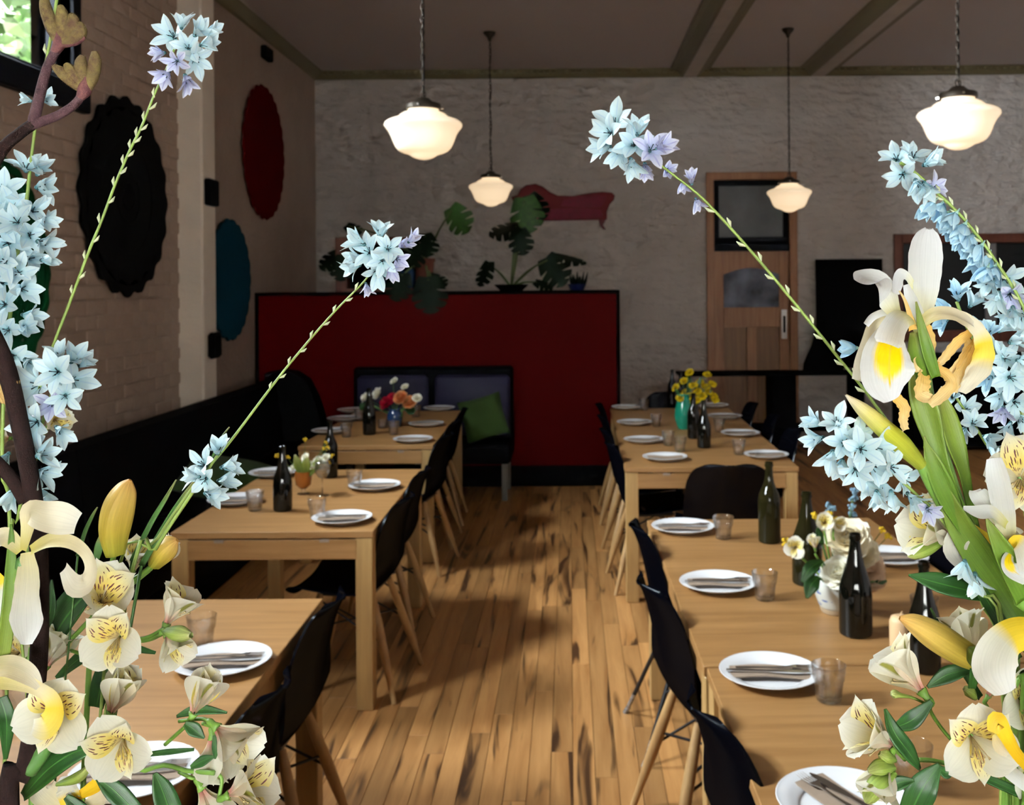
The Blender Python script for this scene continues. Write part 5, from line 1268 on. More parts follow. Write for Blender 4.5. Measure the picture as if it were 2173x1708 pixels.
# ---------------------------------------------------------------- lily buds and irises, left vase
c = Cut('lily_stem', 'tall yellow lily bud standing upright over the alstroemeria', 'flower', VL, GL_); c.d = .605
c.tube('stalk', [(190,1400,.64), (225,1260,.63), (242,1175,.61)], 6, 'stalk_green'); c.tube('pedicel', [(230,1260,.63), (290,1225,.63), (330,1195,.63)], [5,5,6], 'stalk_green', root=False)
c.pod('bud', [(243,1178), (240,1130), (249,1080), (265,1040), (276,1018)], [20,31,33,23,4], 'lily_bud', 3, .10)
c.pod('bud', [(325,1200,.63), (345,1172,.63), (362,1155,.63), (376,1146,.63)], [14,24,20,5], 'lily_bud', 3, .10)
c.ribbon('leaf', [(205,1185), (210,1160), (213,1135)], [6,9,2], 'leaf_blade', thick=.0006); c.ribbon('leaf', [(95,1330,.62), (108,1290,.62), (110,1230,.62)], [10,12,2], 'leaf_dark', thick=.0006)
GR = 'stalk_green'
c = Cut('iris_stem', 'cream iris with rolled petal hanging across the dark branch', 'flower', VL, GL_); c.d = .556
c.tube('stalk', [(-60,1600,.60), (-25,1400,.585), (25,1260,.57), (48,1190)], [10,10,11,13], 'stalk_dark')
c.ribbon('standard', [(50,1168), (60,1118,.553), (64,1086,.548), (92,1094,.542), (128,1100,.543), (163,1110,.55)], [7,15,22,30,34,22], 'iris_cream', (0,.15,1), .22, end=(.1,.4,1))
c.ribbon('fall', [(66,1168), (105,1148,.552), (150,1150,.548), (182,1172,.545), (196,1206,.545), (186,1238,.545), (160,1240,.542), (138,1205,.55)], [10,15,14,12,15,22,24,14], 'iris_cream', (.1,.5,.9), .3, n=30, end=(-.4,.2,.9))
c.ribbon('fall', [(56,1172), (56,1220,.552), (53,1270,.55), (52,1325,.55), (55,1368,.552)], [13,24,27,34,12], 'iris_hang', (.1,.1,1), -.25, ruffle=.06)
c.ribbon('fall', [(46,1168), (14,1140), (-16,1158), (-30,1215)], [12,20,20,16], 'iris_cream', (-.1,.5,.9), .25)
c.ribbon('fall', [(-30,1225), (-6,1262), (12,1308)], [24,28,12], 'iris_yellow_white', (.3,.1,1), -.2)
c.ribbon('spathe', [(24,1112), (24,1190), (18,1300), (0,1430)], [2,10,14,14], 'spathe', (.4,.1,.9), .3, thick=.0006)
c = Cut('iris_stem', 'cream iris fall with yellow signal beside the wide open alstroemeria', 'flower', VL, GL_); c.d = .55
c.tube('stalk', [(-70,1700,.59), (-80,1540,.57), (-45,1445)], [10,11,14], 'stalk_dark')
c.ribbon('fall', [(-40,1440), (10,1436), (50,1448), (84,1462), (112,1482), (118,1515), (98,1542), (70,1540)], [26,26,18,14,17,24,26,16], 'iris_arch', (0,.5,.9), .25, n=30, end=(-.2,.1,1))
c.ribbon('style', [(-30,1420), (20,1415), (60,1432), (84,1458)], [20,24,20,8], 'iris_cream', (0,.7,.7), .25)
c = Cut('iris_stem', 'pale yellow iris blossom low among the dark leaves', 'flower', VL, GL_); c.d = .605
c.tube('stalk', [(160,1760)], 10, GR)
for P_, H_, M_ in (([(165,1740), (120,1700), (90,1672), (95,1655)], [14,30,26,8], 'iris_cream'), ([(170,1740), (150,1690), (140,1665), (125,1655)], [12,22,20,6], 'iris_yellow_white'), ([(160,1740), (160,1705), (148,1680)], [10,18,8], 'iris_white'), ([(165,1690), (200,1670), (215,1660), (235,1672)], [8,14,14,8], 'iris_yellow'), ([(170,1740), (200,1705), (225,1690), (245,1700)], [10,18,16,6], 'iris_cream')): c.ribbon('petal', P_, H_, M_, (0,.4,.9), .3, ruffle=.08)

# ---------------------------------------------------------------- right vase: ixia
p1 = [(2130, 1500), (2080, 1270), (1950, 985), (1880, 890), (1830, 822), (1780, 760), (1700, 660), (1600, 540), (1495, 425), (1430, 372), (1370, 325), (1320, 285)]
ixia('pale blue ixia on a long bare stem reaching toward the chaise', VR, GR_, .64, p1, [5]*4+[4.5]*4+[4,3.5,3,2.5],
     [(1308,268,54,(-.35,.4,.9)), (1296,310,46,(-.8,-.2,.5),'half'), (1322,312,52,(-.3,-.6,.7),'half'), (1344,310,54,(.0,.1,1)), (1338,335,46,(.1,-.8,.5),'half'), (1378,322,50,(.2,.3,.9),'open',LI), (1392,318,48,(.6,.3,.6),'half',LI), (1368,346,42,(.1,-.7,.6),'half',LI), (1412,362,34,(.3,-.1,.9),'half',LI), (1448,385,30,(.1,-.8,.5),'half',LI), (1468,392,34,(-.2,.7,.6),'half',LI), (1476,420,32,(.2,-.8,.4),'half',LI), (1300,285,48,(-.6,.2,.7)), (1352,288,44,(.1,.8,.5),'half')],
     ([(1850,850),(1780,760),(1700,660),(1600,540),(1495,425)], 13, 24))
SK = 'ixia_sky'; LB = (-.6,-.72,.3)
p2 = [(2250, 1200), (2215, 800), (2173, 655), (2110, 550), (2050, 470), (1985, 405), (1940, 365), (1910, 345)]
h2 = [(1905,342,44,(-.5,.5,.7)), (1935,338,44,(.0,.6,.8)), (1958,352,46,(.6,.4,.6),'half'), (1918,368,46,(-.5,-.4,.7)), (1942,380,46,(0,-.7,.7),'half'), (1960,385,44,(.2,-.8,.5),'half'), (1972,402,40,(.5,.2,.8),'open',LI)]
h2 += [(u, v, 46, (LB[0] + _rx.uniform(-.2,.2), LB[1] + _rx.uniform(-.15,.1), LB[2] + _rx.uniform(-.2,.35)), 'bell', SK) for u, v in ((1982,428), (2000,432), (2012,452), (2030,452), (2030,476), (2048,476), (2052,498), (2068,496), (2066,520), (2084,520), (2082,545), (2100,540), (2096,568), (2112,566))]
h2 += [(2108,592,50,(-.6,-.6,.5),'half'), (2128,590,48,(.0,-.2,1)), (2120,618,50,(-.5,-.7,.4),'half'), (2140,622,48,(-.1,-.4,.9),'open',LI), (2150,650,50,(-.4,-.7,.5),'half'), (2165,665,46,(0,-.5,.9))]
ixia('long ixia spike of hanging sky blue bells arching over the iris', VR, GR_, .66, p2, [5]*8, h2, ([(2173,650),(2110,548),(2050,468),(1985,403)], 14, 22))
p3 = [(2260, 1250), (2200, 950), (2150, 858), (2090, 762), (2050, 690), (2030, 640)]
h3 = [(2034,638,44,(-.3,.8,.5),'half',SK), (2018,660,48,(-.8,.2,.5),'half',SK), (2056,652,42,(.4,.7,.5),'half'), (2012,678,40,(-.9,-.2,.3),'half',SK), (2098,712,44,(-.4,.5,.7),'half',SK), (2118,705,44,(.3,.7,.6),'half'), (2140,728,46,(.6,.4,.6),'half'), (2108,742,48,(-.5,0,.8)), (2130,760,48,(0,.1,1)), (2156,765,46,(.6,.1,.7),'half'), (2118,785,46,(-.4,-.4,.8),'half'), (2140,800,48,(0,0,1)), (2162,815,46,(.3,.2,.9)), (2128,830,46,(-.5,-.5,.6),'half'), (2105,800,44,(-.8,-.2,.5),'half',SK), (2150,850,46,(0,-.3,.9)), (2130,862,44,(-.4,-.7,.5),'half',LI), (2160,880,44,(0,-.6,.8),'half'), (2145,895,40,(-.4,-.8,.4),'half'), (2085,700,40,(-.6,.2,.7),'half',SK), (2170,780,44,(.4,.3,.8))]
ixia('crowded ixia spike of blue stars behind the withered iris petals', VR, GR_, .66, p3, [5]*6, h3, ([(2200,950),(2150,858),(2090,762),(2050,690)], 8, 26))
p4_ = [(2140, 1450), (2080, 1250), (2000, 1105), (1940, 1045), (1880, 990), (1820, 940), (1760, 905)]
h4 = [(1745,902,50,(-.85,.35,.35),'half'), (1778,905,48,(-.3,.75,.5)), (1748,928,48,(-.9,-.2,.4),'half'), (1790,940,52,(-.1,.2,1)), (1768,955,48,(-.5,-.6,.6),'half'), (1815,932,50,(.1,.7,.7)), (1824,952,54,(0,.05,1)), (1788,972,48,(-.3,-.8,.5),'half'), (1852,948,56,(.25,.1,1)), (1815,992,52,(-.2,-.4,.9)), (1845,985,50,(.2,-.3,.9)), (1838,1010,50,(.1,-.8,.5),'half'), (1885,958,46,(.8,.3,.5),'half'), (1885,990,50,(.4,-.1,.9)), (1872,1015,52,(.05,-.85,.4),'half'), (1908,1010,50,(.6,-.3,.7)), (1890,1040,48,(.1,-.85,.4),'half'), (1925,1045,46,(.2,-.6,.7),'half'), (1945,1060,40,(.5,-.5,.6),'half'), (1965,1078,36,(.3,-.3,.9),'open',LI), (1860,1040,46,(-.1,-.9,.3),'half')]
ixia('large pale turquoise ixia cluster above the cream rose bouquet', VR, GR_, .60, p4_, [6,6,5,5,4,4,3], h4)
p5_ = [(2190, 1250), (2140, 1010), (2095, 945), (2060, 890), (2030, 845)]
ixia('sparse ixia stem of curled blue petals beside the iris leaf', VR, GR_, .665, p5_, [4]*5,
     [(2022,845,36,(-.5,.4,.7),'half'), (2040,868,40,(.5,0,.8)), (2062,900,40,(.0,.4,.9)), (2050,905,38,(-.6,-.5,.5),'half'), (2086,925,38,(.4,-.2,.9),'half'), (2095,945,36,(.5,-.5,.6),'half'), (1818,738,40,(-.95,.0,.2),'bell',SK,.0), (1852,744,40,(.3,-.5,.7),'half',SK,.0)])
ixia('small hanging white blue ixia below the long green iris leaf', VR, GR_, .59, [(2130,1480), (2070,1250), (2046,1190)], [4,4,3],
     [(2048,1188,50,(-.25,-.95,.15),'half'), (2068,1215,54,(.1,-.95,.2),'half')])
# ---------------------------------------------------------------- right vase: the irises
c = Cut('iris_stem', 'large white iris with yellow signal, bud and withered flower', 'flower', VR, GR_); c.d = .60
c.tube('stalk', [(2150,1450,.61), (2085,1230,.61), (2020,1030,.61), (1975,880,.608), (1955,770,.605), (1950,705,.60)], [15,15,15,16,17,12], GR, 10)
c.pod('ovary', [(1962,800,.60), (1950,750,.598), (1940,705,.597)], [16,22,9], 'spathe', 3, .08)
c.ribbon('standard', [(1948,705), (1956,668), (1964,625), (1966,580), (1968,535), (1970,500), (1972,483)], [10,20,29,36,37,27,8], 'iris_white', (.05,.1,1), -.22, ruffle=.04, n=30, m=11, notch=.9)
c.ribbon('standard', [(1912,690), (1893,655,.597), (1876,625,.59), (1858,603,.582), (1846,596,.572), (1838,604,.562)], [8,16,27,36,36,26], 'iris_white', (-.35,.1,1), .35, n=26, m=11, end=(-.2,.75,.6))
c.ribbon('standard', [(1945,640,.602), (1930,596,.60), (1915,582,.595), (1903,592,.588), (1898,622,.585)], [10,9,11,18,12], 'iris_white', (.3,.2,.9), .3, end=(.5,-.1,.8))
c.ribbon('standard', [(1952,705,.598), (1945,672,.598), (1934,640,.598), (1922,604,.598)], [12,16,14,6], 'iris_white', (-.2,.1,1), .3)
c.ribbon('style', [(1936,700,.59), (1930,670,.588), (1920,638,.586), (1908,617,.586)], [9,6,3.5,1.5], 'withered', (0,.1,1), .4)
c.ribbon('fall', [(1915,682,.585), (1898,706,.572), (1889,745,.562), (1887,785,.558), (1889,820,.560), (1893,850,.566)], [18,32,52,59,50,18], 'iris_fall', (0,.12,1), -.18, ruffle=.03, n=30, m=13)
c.ribbon('style_crest', [(1938,672,.592), (1915,672,.578), (1899,690,.566), (1888,718,.555), (1884,730,.553)], [16,24,27,30,24], 'iris_white', (-.1,.45,.9), -.25, ruffle=.05)
c.ribbon('fall', [(1920,690,.60), (1888,672,.60), (1858,688,.605), (1844,725,.61), (1834,770,.612), (1822,808,.612)], [10,15,14,15,20,14], 'iris_cream', (-.3,.4,.9), .3, n=26)
c.ribbon('style_crest', [(1915,684,.598), (1885,664,.598), (1855,672,.60), (1838,690,.602)], [8,9,9,7], 'iris_white', (-.2,.6,.8), .2)
c.ribbon('fall', [(1946,700), (1975,674,.598), (2015,668,.597), (2050,682,.597), (2074,708,.597), (2080,745,.599), (2066,785,.604), (2038,832,.610)], [8,11,13,16,20,28,32,12], 'iris_arch2', (.15,.5,.85), .4, n=34, ruffle=.07, end=(.35,-.1,.9))
c.ribbon('style_crest', [(1946,694,.597), (1978,664,.592), (2016,662,.59), (2048,676,.59), (2066,690,.592)], [7,11,13,12,9], 'iris_cream', (.1,.7,.7), .25)
for P_, H_ in (([(1964,690,.602), (1972,725,.60), (1968,765,.60), (1958,795,.598)], [9,12,10,9]), ([(2058,705,.605), (2030,725,.602), (2005,755,.60), (1988,775,.60)], [8,11,10,7]), ([(1988,776,.60), (1962,760,.597), (1946,770,.595), (1948,790,.594)], [8,12,13,8]), ([(1960,790,.596), (1955,812,.592), (1952,836,.592), (1975,846,.594)], [12,17,16,9]), ([(1975,775,.598), (2005,795,.594), (2016,815,.592), (1992,842,.592), (1972,858,.594)], [9,12,14,13,8]), ([(2072,720,.61), (2050,760,.608), (2030,800,.606), (2022,832,.606)], [10,14,13,8]), ([(2040,712,.61), (2052,730,.61), (2040,760,.608), (2015,790,.606)], [6,9,9,6]), ([(1898,842,.575), (1916,865,.575), (1914,890,.575), (1920,913,.577)], [11,13,11,8]), ([(2052,770,.61), (2064,785,.61), (2076,798,.61)], [2.5,2.5,1.5])):
    c.ribbon('withered_petal', P_, H_, 'withered', (.2,.1,1), .5, ruffle=.22, n=26)
c.ribbon('leaf', [(2215,1390,.60), (2143,1272,.60), (2108,1220,.599), (2072,1169,.598), (2038,1117,.597), (2019,1079,.596), (1990,1025,.596), (1958,985,.597)], [32,31,31,32,27,21,13,2], 'spathe', (-.45,.2,.9), .35, n=34, thick=.0007)
c.ribbon('leaf', [(2110,1230,.606), (2050,1120,.605), (2018,1055,.604), (1998,1000,.602), (1984,940,.602), (1964,870,.602), (1946,815,.602), (1940,780,.602)], [18,20,20,20,20,27,18,3], 'spathe', (-.35,.1,1), .35, n=34, thick=.0007)
c.ribbon('leaf', [(2110,1230,.612), (2072,1130,.61), (2055,1060,.608), (2043,1000,.606), (2024,940,.606), (2006,880,.606), (1992,830,.606)], [10,10,12,15,24,22,6], 'spathe', (.35,.1,1), .35, n=34, thick=.0007)
c.ribbon('spathe', [(2045,1130,.598), (2008,1050,.594), (1980,985,.592), (1966,945,.592), (1962,925,.592)], [8,22,18,6,1], 'spathe', (-.2,.2,1), .3, thick=.0006)
c.ribbon('spathe', [(1985,800,.592), (1968,745,.590), (1954,690,.590), (1944,640,.592)], [10,13,8,1.5], 'spathe', (-.1,.1,1), .4, thick=.0006)
c.pod('bud', [(1956,988,.592), (1915,944,.590), (1875,908,.588), (1832,870,.588), (1795,838,.588)], [13,21,20,15,2.5], 'iris_bud', 3, .06)
c.tube('bud_stalk', [(1955,985,.593), (1985,1050,.598), (2040,1140,.605)], [12,11,10], GR, 8, root=False)
c = Cut('iris_stem', 'small white iris opening beside the broad green iris leaf', 'flower', VR, GR_); c.d = .575
c.tube('stalk', [(2190,1450), (2165,1280), (2145,1180)], [12,13,14], GR)
c.ribbon('standard', [(2140,1165), (2132,1110), (2124,1060), (2114,1010), (2108,972)], [12,22,24,24,16], 'iris_white', (-.1,.1,1), .25, ruffle=.05)
c.ribbon('standard', [(2130,1110,.58), (2105,1085,.578), (2076,1050,.578), (2070,1040,.58)], [12,20,20,10], 'iris_white', (-.2,.3,.9), .2)
c.ribbon('fall', [(2135,1115,.572), (2105,1088,.57), (2075,1088,.568), (2044,1078,.567)], [10,15,15,5], 'iris_white', (0,.6,.8), .25)
c.ribbon('fall', [(2145,1160,.57), (2160,1150,.565), (2185,1180,.56), (2190,1220,.56)], [10,16,30,26], 'iris_yellow_white', (-.2,.2,1), .2)
c.ribbon('fall', [(2148,1165,.568), (2140,1190,.562), (2150,1210,.56), (2180,1230,.56)], [6,14,18,14], 'iris_fall', (-.2,.1,1), -.2)
c.ribbon('spathe', [(2180,1270,.57), (2140,1190,.567), (2108,1130,.566), (2092,1098,.567)], [26,24,12,1.5], 'spathe', (-.3,.1,1), .35, thick=.0006)
c.ribbon('fall', [(2130,1170,.60), (2080,1140,.60), (2045,1130,.60), (2025,1165,.60), (2045,1200,.60)], [10,16,22,24,14], 'iris_yellow_white', (-.2,.3,.9), .2)
c = Cut('iris_stem', 'yellow and white iris falls at the bottom beside the lily bud', 'flower', VR, GR_); c.d = .56
c.tube('stalk', [(2230,1560), (2215,1400)], [12,13], GR)
c.ribbon('fall', [(2225,1350), (2175,1342,.555), (2140,1356,.548), (2118,1390,.545), (2115,1430,.546), (2135,1472,.55)], [34,34,36,44,46,24], 'iris_yellow_white', (-.2,.55,.8), -.25, n=28, m=11, end=(-.2,-.1,1))
c.ribbon('style', [(2195,1640), (2160,1600,.552), (2138,1562,.547), (2118,1530,.545), (2108,1555,.545)], [12,13,16,20,12], 'iris_yellow', (-.1,.4,.9), -.35)
c.ribbon('fall', [(2110,1558,.55), (2120,1580,.552), (2140,1598,.555)], [6,15,10], 'iris_cream', (-.1,.1,1), .3)
c.ribbon('fall', [(2120,1612,.56), (2140,1632,.56), (2175,1660,.56), (2220,1690,.56)], [6,16,16,18], 'iris_white', (.1,.5,.8), -.3)
c = Cut('lily_stem', 'yellow lily bud lying sideways in front of the wine bottle', 'flower', VR, GR_); c.d = .59
c.tube('stalk', [(2170,1560), (2140,1470), (2105,1425)], [8,8,9], GR)
c.pod('bud', [(2098,1412), (2045,1388), (1988,1352), (1938,1322), (1909,1311)], [19,28,30,19,4], 'lily_bud', 3, .10)
c.pod('calyx', [(2112,1428,.587), (2090,1408,.582), (2068,1388,.58), (2054,1374,.582)], [14,23,20,4], 'spathe', 3, .1)
# ---------------------------------------------------------------- right vase: alstroemeria
alst('wide open spotted white alstroemeria above the napkin and fork', VR, GR_, .585, [(2160,1720,.60), (2110,1640,.595), (2080,1590,.59)],
     [(2056,1556,118,(-.05,.06,1),6,'wide',.575,[(2075,1590,.59)]), (2160,1480,95,(.1,.25,1),-10,'wide',.60,[(2140,1540,.60)]), (2170,1610,90,(.2,-.2,1),20,'wide',.60,[(2140,1600,.60)])],
     [([(2040,1632,.59), (2100,1655,.59), (2180,1690,.59)], [5,10,11]), ([(2130,1570,.60), (2150,1620,.60), (2190,1640,.60)], [6,18,16])])
alst('trumpet alstroemeria and green buds hanging over the rose-jar table edge', VR, GR_, .595, [(2140,1720,.61), (2060,1640,.605), (1990,1616,.60), (1950,1612,.60)],
     [(1962,1474,132,(-.60,.76,-.32),20,'mid',.595,[(1975,1510,.60),(2010,1560,.605),(2060,1610,.605)]), (1900,1584,126,(-.82,.5,.2),-10,'mid',.59,[(1925,1605,.60),(1950,1612,.60)]), (1890,1606,104,(-.45,-.75,.4),0,'mid',.585,[(1920,1612,.60)])],
     [([(1878,1504,.59), (1898,1555,.585), (1928,1596,.585), (1952,1632,.59)], [3,17,18,4]), ([(1896,1545,.595), (1935,1528,.59), (1978,1488,.59)], [5,18,5]), ([(1930,1730,.585), (1958,1672,.582), (1994,1622,.585)], [26,30,5]), ([(1968,1458,.60), (2010,1432,.60), (2058,1420,.60)], [3,17,8]), ([(1878,1682,.58), (1905,1662,.58), (1940,1656,.58)], [2,14,3]), ([(1990,1625,.59), (2006,1640,.59), (2022,1632,.59)], [4,12,4])],
     [([(1896,1640,.58), (1866,1664,.575), (1846,1690,.575), (1836,1702,.576)], [10,20,17,3]), ([(1895,1628,.582), (1866,1630,.578), (1842,1636,.578)], [9,17,5]), ([(1898,1612,.585), (1878,1606,.582), (1866,1598,.582)], [7,14,5]), ([(1962,1492,.60), (1935,1480,.60), (1912,1476,.60), (1898,1473,.60), (1890,1472,.60)], [3,3,5,9,4])])
alst('white alstroemeria seen from behind above the sideways lily bud', VR, GR_, .61, [(2150,1560,.62), (2100,1470,.615)],
     [(2068,1408,118,(-.15,.9,-.55),15,'mid',.612,[(2085,1440,.615)]), (2095,1480,70,(.4,.8,.2),0,'shut',.60,[(2095,1500,.61)])],
     [([(2062,1460,.59), (2068,1420,.588), (2062,1385,.588)], [8,12,3]), ([(1975,1290,.625), (2030,1400,.62), (2080,1480,.62)], [2,8,8])], [([(2068,1480,.60), (2058,1468,.598), (2046,1460,.598)], [7,12,5])])
alst('pink throated alstroemeria pointing sideways behind the broad iris leaf', VR, GR_, .615, [(2160,1420,.63), (2100,1260,.63), (2060,1185,.625), (2036,1155,.62)],
     [(2026,1142,128,(-.88,.28,.25),-30,'mid',.615,[(2050,1165,.622)]), (2000,1120,80,(-.3,.9,.1),0,'shut',.62,[(2030,1150,.622)])],
     [([(2110,1265,.61), (2050,1252,.605), (1985,1236,.605), (1928,1220,.605)], [12,22,22,2]), ([(2130,1330,.60), (2075,1240,.60), (2035,1160,.60), (2012,1100,.60)], [14,12,8,2], 'leaf_dark', (-.4,.1,.9)), ([(2160,1400,.605), (2110,1310,.605), (2075,1250,.605)], [12,11,4])],
     [([(2000,1150,.61), (1968,1166,.607), (1940,1176,.607), (1926,1180,.608)], [7,14,12,3])])
alst('yellow spotted alstroemeria above the small white iris', VR, GR_, .61, [(2230,1400,.64), (2210,1150,.63), (2185,1070,.62)],
     [(2162,1018,118,(-.2,.35,.9),-20,'wide',.60,[(2185,1060,.62)]), (2150,1140,84,(-.5,.0,.8),30,'mid',.615,[(2190,1150,.63)])])

# ================================================================== posies on the tables
def rosette(t, c, r, mat, layers, up=(0, -.5, 1), seed=0):
    "full blossom of overlapping petals; c is its centre relative to the thing"
    rr = random.Random(seed); q = Vector(up).normalized().to_track_quat('Z', 'Y')
    fl = link('bloom', MB().lathe([(.0005,-.9*r),(.15*r,-.85*r),(.34*r,-.55*r),(.24*r,-.3*r),(.14*r,-.12*r),(.0005,-.05*r)], 10).mesh('bloom', mat, True), t, c, q)
    for li, (n, t0, t1, sz) in enumerate(layers):
        key = (mat, t0, t1)
        if key not in ROSE: ROSE[key] = radial_petal('petal', mat, 1, [.14,.34,.50,.58,.55,.44,.20], t0, t1, .22, 8, 7, .06, .05)
        for k in range(n):
            o = link('petal', ROSE[key], fl, (0, 0, -.62*r), (rr.uniform(-.16,.16), rr.uniform(-.16,.16), 2*PI*k/n + li*.7 + rr.uniform(-.2,.2))); s_ = r*sz*rr.uniform(.9, 1.08); o.scale = (s_,)*3
ROSE = {}
petal_mat('rose_cream', [(0, (.74,.58,.30)), (.4, (.82,.72,.48)), (1, (.88,.82,.66))], veins=.08, transl=.2)
petal_mat('rose_white', [(0, (.72,.66,.42)), (.4, (.82,.78,.62)), (1, (.88,.87,.78))], veins=.05, transl=.2)
petal_mat('rose_pink', [(0, (.74,.50,.32)), (1, (.82,.66,.50))], veins=.1)
petal_mat('rose_red', [(0, (.25,.0,.02)), (.5, (.48,.005,.03)), (1, (.58,.02,.06))], veins=.1)
petal_mat('rose_orange', [(0, (.55,.12,.02)), (.5, (.78,.28,.07)), (1, (.82,.44,.22))], veins=.1)
petal_mat('daffodil', [(0, (.55,.36,.0)), (1, (.62,.46,.01))], veins=.1)
plain('billy_yellow', (.62, .40, .01), .8, bump=.6, bscale=400); plain('sea_blue', (.14, .24, .32), .7)
FULL = [(6, 100, 78, 1.25), (6, 92, 55, 1.2), (6, 80, 36, 1.1), (5, 66, 16, .98), (5, 48, -6, .84), (4, 30, -26, .7)]; MEDM = [(6, 95, 60, 1.25), (5, 74, 28, 1.1), (5, 46, -4, .85)]
def posy(base, u, v, d, r, mat, name, label, cat='flower', layers=MEDM, group=None, seed=0):
    "one blossom with its stem standing in the vessel at base"
    p = at(u, v, d); t = thing(name, label, cat, base, 0, group); c = p - base
    obj('stem', MB().tube(catmull([(0,0,0), tuple(c*.5 + Vector((0,0,.01))), tuple(c)], 8), .0018, 6), 'stalk_dark', t, smooth=True)
    rosette(t, c, r, mat, layers, (c.x*4 - .55, -.75 + c.y*2, .6 + c.z*1.5), seed); return t
def balls(base, pts, r, mat, name, label, group=None, n=9, spread=2.2):
    t = thing(name, label, 'flower', base, 0, group); rr = random.Random(len(label))
    for (u, v, d) in pts:
        c = at(u, v, d) - base
        obj('stem', MB().tube(catmull([(0,0,0), tuple(c*.5), tuple(c)], 8), .0013, 5), 'stalk_dark', t, smooth=True)
        m = MB()
        for k in range(n):
            a = rr.uniform(0, 6.28); q = rr.uniform(0, spread)*r; s = r*rr.uniform(.55, .95); M = Matrix.Translation(c + Vector((q*math.cos(a), q*math.sin(a)*.7, rr.uniform(-1.3, 1.3)*r)))
            m.lathe([(.0005,-s),(s*.7,-s*.7),(s,0),(s*.7,s*.7),(.0005,s)], 8, M)
        o = obj('flower_head', m, mat, t, smooth=True)
    return t
def sprig(base, leaves, name, label, mat='leaf_dark', group=None):
    t = thing(name, label, 'leaf', base, 0, group)
    for (pts, half) in leaves:
        c = Cut.__new__(Cut); c.b = Vector(base); c.t = t; c.d = pts[0][2]
        c.ribbon('leaf', pts, half, mat, (.1,.5,.8), .2, n=12, m=5, thick=.0008)
        c.tube('stem', [pts[0]], 2.5, 'stalk_dark', 5)
    return t
# ---- rose-jar table
jp = on(1775, 1298, TZ); JX = Vector((jp.x, jp.y, TZ + .0005))
m, nt, b = nmat('ginger_jar'); b.inputs['Roughness'].default_value = .25
tc = N(nt, 'ShaderNodeTexCoord'); mp = N(nt, 'ShaderNodeMapping'); mp.inputs['Scale'].default_value = (16, 16, 42); t_ = N(nt, 'ShaderNodeTexNoise', i_Scale=1.0, i_Detail=3.0)
L(nt, tc.outputs['Object'], mp.inputs[0]); L(nt, mp.outputs[0], t_.inputs['Vector']); r_ = N(nt, 'ShaderNodeValToRGB'); e = r_.color_ramp.elements
e[0].position = .60; e[1].position = .67; e[0].color = (.52,.54,.50,1); e[1].color = (.05,.10,.32,1); L(nt, t_.outputs['Fac'], r_.inputs[0]); L(nt, r_.outputs[0], b.inputs['Base Color'])
plain('jar_foot', (.42, .33, .22), .5); plain('jar_band', (.10, .17, .34), .3)
jr = thing('ginger_jar', 'small blue and white porcelain jar filled with cream roses', 'vase', JX)
obj('body', MB().lathe(catmull([(.050,.016),(.060,.04),(.070,.075),(.068,.100),(.055,.118),(.046,.126),(.048,.134),(.042,.134),(.041,.122),(.060,.095),(.062,.075),(.045,.02)], 36), 28), 'ginger_jar', jr, smooth=True)
obj('foot', MB().lathe([(.0005,0),(.044,0),(.047,.004),(.0505,.017),(.0005,.017)], 28), 'jar_foot', jr, smooth=True, sharp=40)
obj('band', MB().lathe([(.0555,.112),(.0565,.116),(.0500,.1235),(.0475,.121)], 28, closed=True), 'jar_band', jr, smooth=True)
JB = JX + Vector((0, 0, .06)); jd = jp.y; RG = 'cream rose bouquet'
posy(JB, 1796, 1132, jd-.04, .060, 'rose_cream', 'garden_rose', 'large cream garden rose on top of the jar bouquet', layers=FULL, group=RG, seed=1)
posy(JB, 1776, 1208, jd-.08, .046, 'rose_white', 'garden_rose', 'cream white rose resting on the rim of the blue and white jar', layers=FULL, group=RG, seed=2)
posy(JB, 1826, 1165, jd-.02, .046, 'rose_cream', 'garden_rose', 'cream rose tucked behind the black champagne bottle', layers=FULL, group=RG, seed=3)
posy(JB, 1840, 1195, jd+.02, .050, 'rose_pink', 'garden_rose', 'blush pink rose at the side of the champagne bottle', layers=FULL, group=RG, seed=4)
posy(JB, 1846, 1225, jd+.01, .040, 'rose_pink', 'garden_rose', 'lower blush pink rose drooping beside the champagne bottle', layers=MEDM, group=RG, seed=5)
def mini_alst(base, u, v, d, px, face, label, op='mid'):
    c = Alst.__new__(Alst); c.b = Vector(base); c.t = thing('alstroemeria', label, 'flower', base, 0, RG); c.d = d
    c.bloom(u, v, px, face, _rx.uniform(-30, 30), op, d); c.tube('stalk', [(u, v+10, d)], 2.5, 'stalk_green', 5)
mini_alst(JB, 1688, 1160, jd-.06, 34, (-.3,.1,.9), 'small white alstroemeria at the edge of the jar bouquet', 'wide')
mini_alst(JB, 1748, 1112, jd-.02, 40, (-.1,.4,.9), 'white alstroemeria beside the top cream rose', 'mid')
mini_alst(JB, 1768, 1112, jd-.03, 34, (.3,.2,.9), 'white alstroemeria pressed against the top cream rose', 'mid')
mini_alst(JB, 1730, 1165, jd-.05, 36, (-.2,.8,.3), 'closed pale alstroemeria above the jar leaves', 'shut')
balls(JB, [(1728,1093,jd+.02), (1755,1090,jd+.02), (1765,1098,jd+.02)], .0075, 'billy_yellow', 'yarrow', 'yellow yarrow heads behind the top cream rose', RG)
balls(JB, [(1672,1150,jd-.02)], .0075, 'billy_yellow', 'yarrow', 'yellow yarrow head behind the small white alstroemeria', RG)
balls(JB, [(1872,1125,jd+.05), (1884,1138,jd+.05)], .0065, 'billy_yellow', 'yarrow', 'yellow yarrow sprig reaching past the wine bottle', RG)
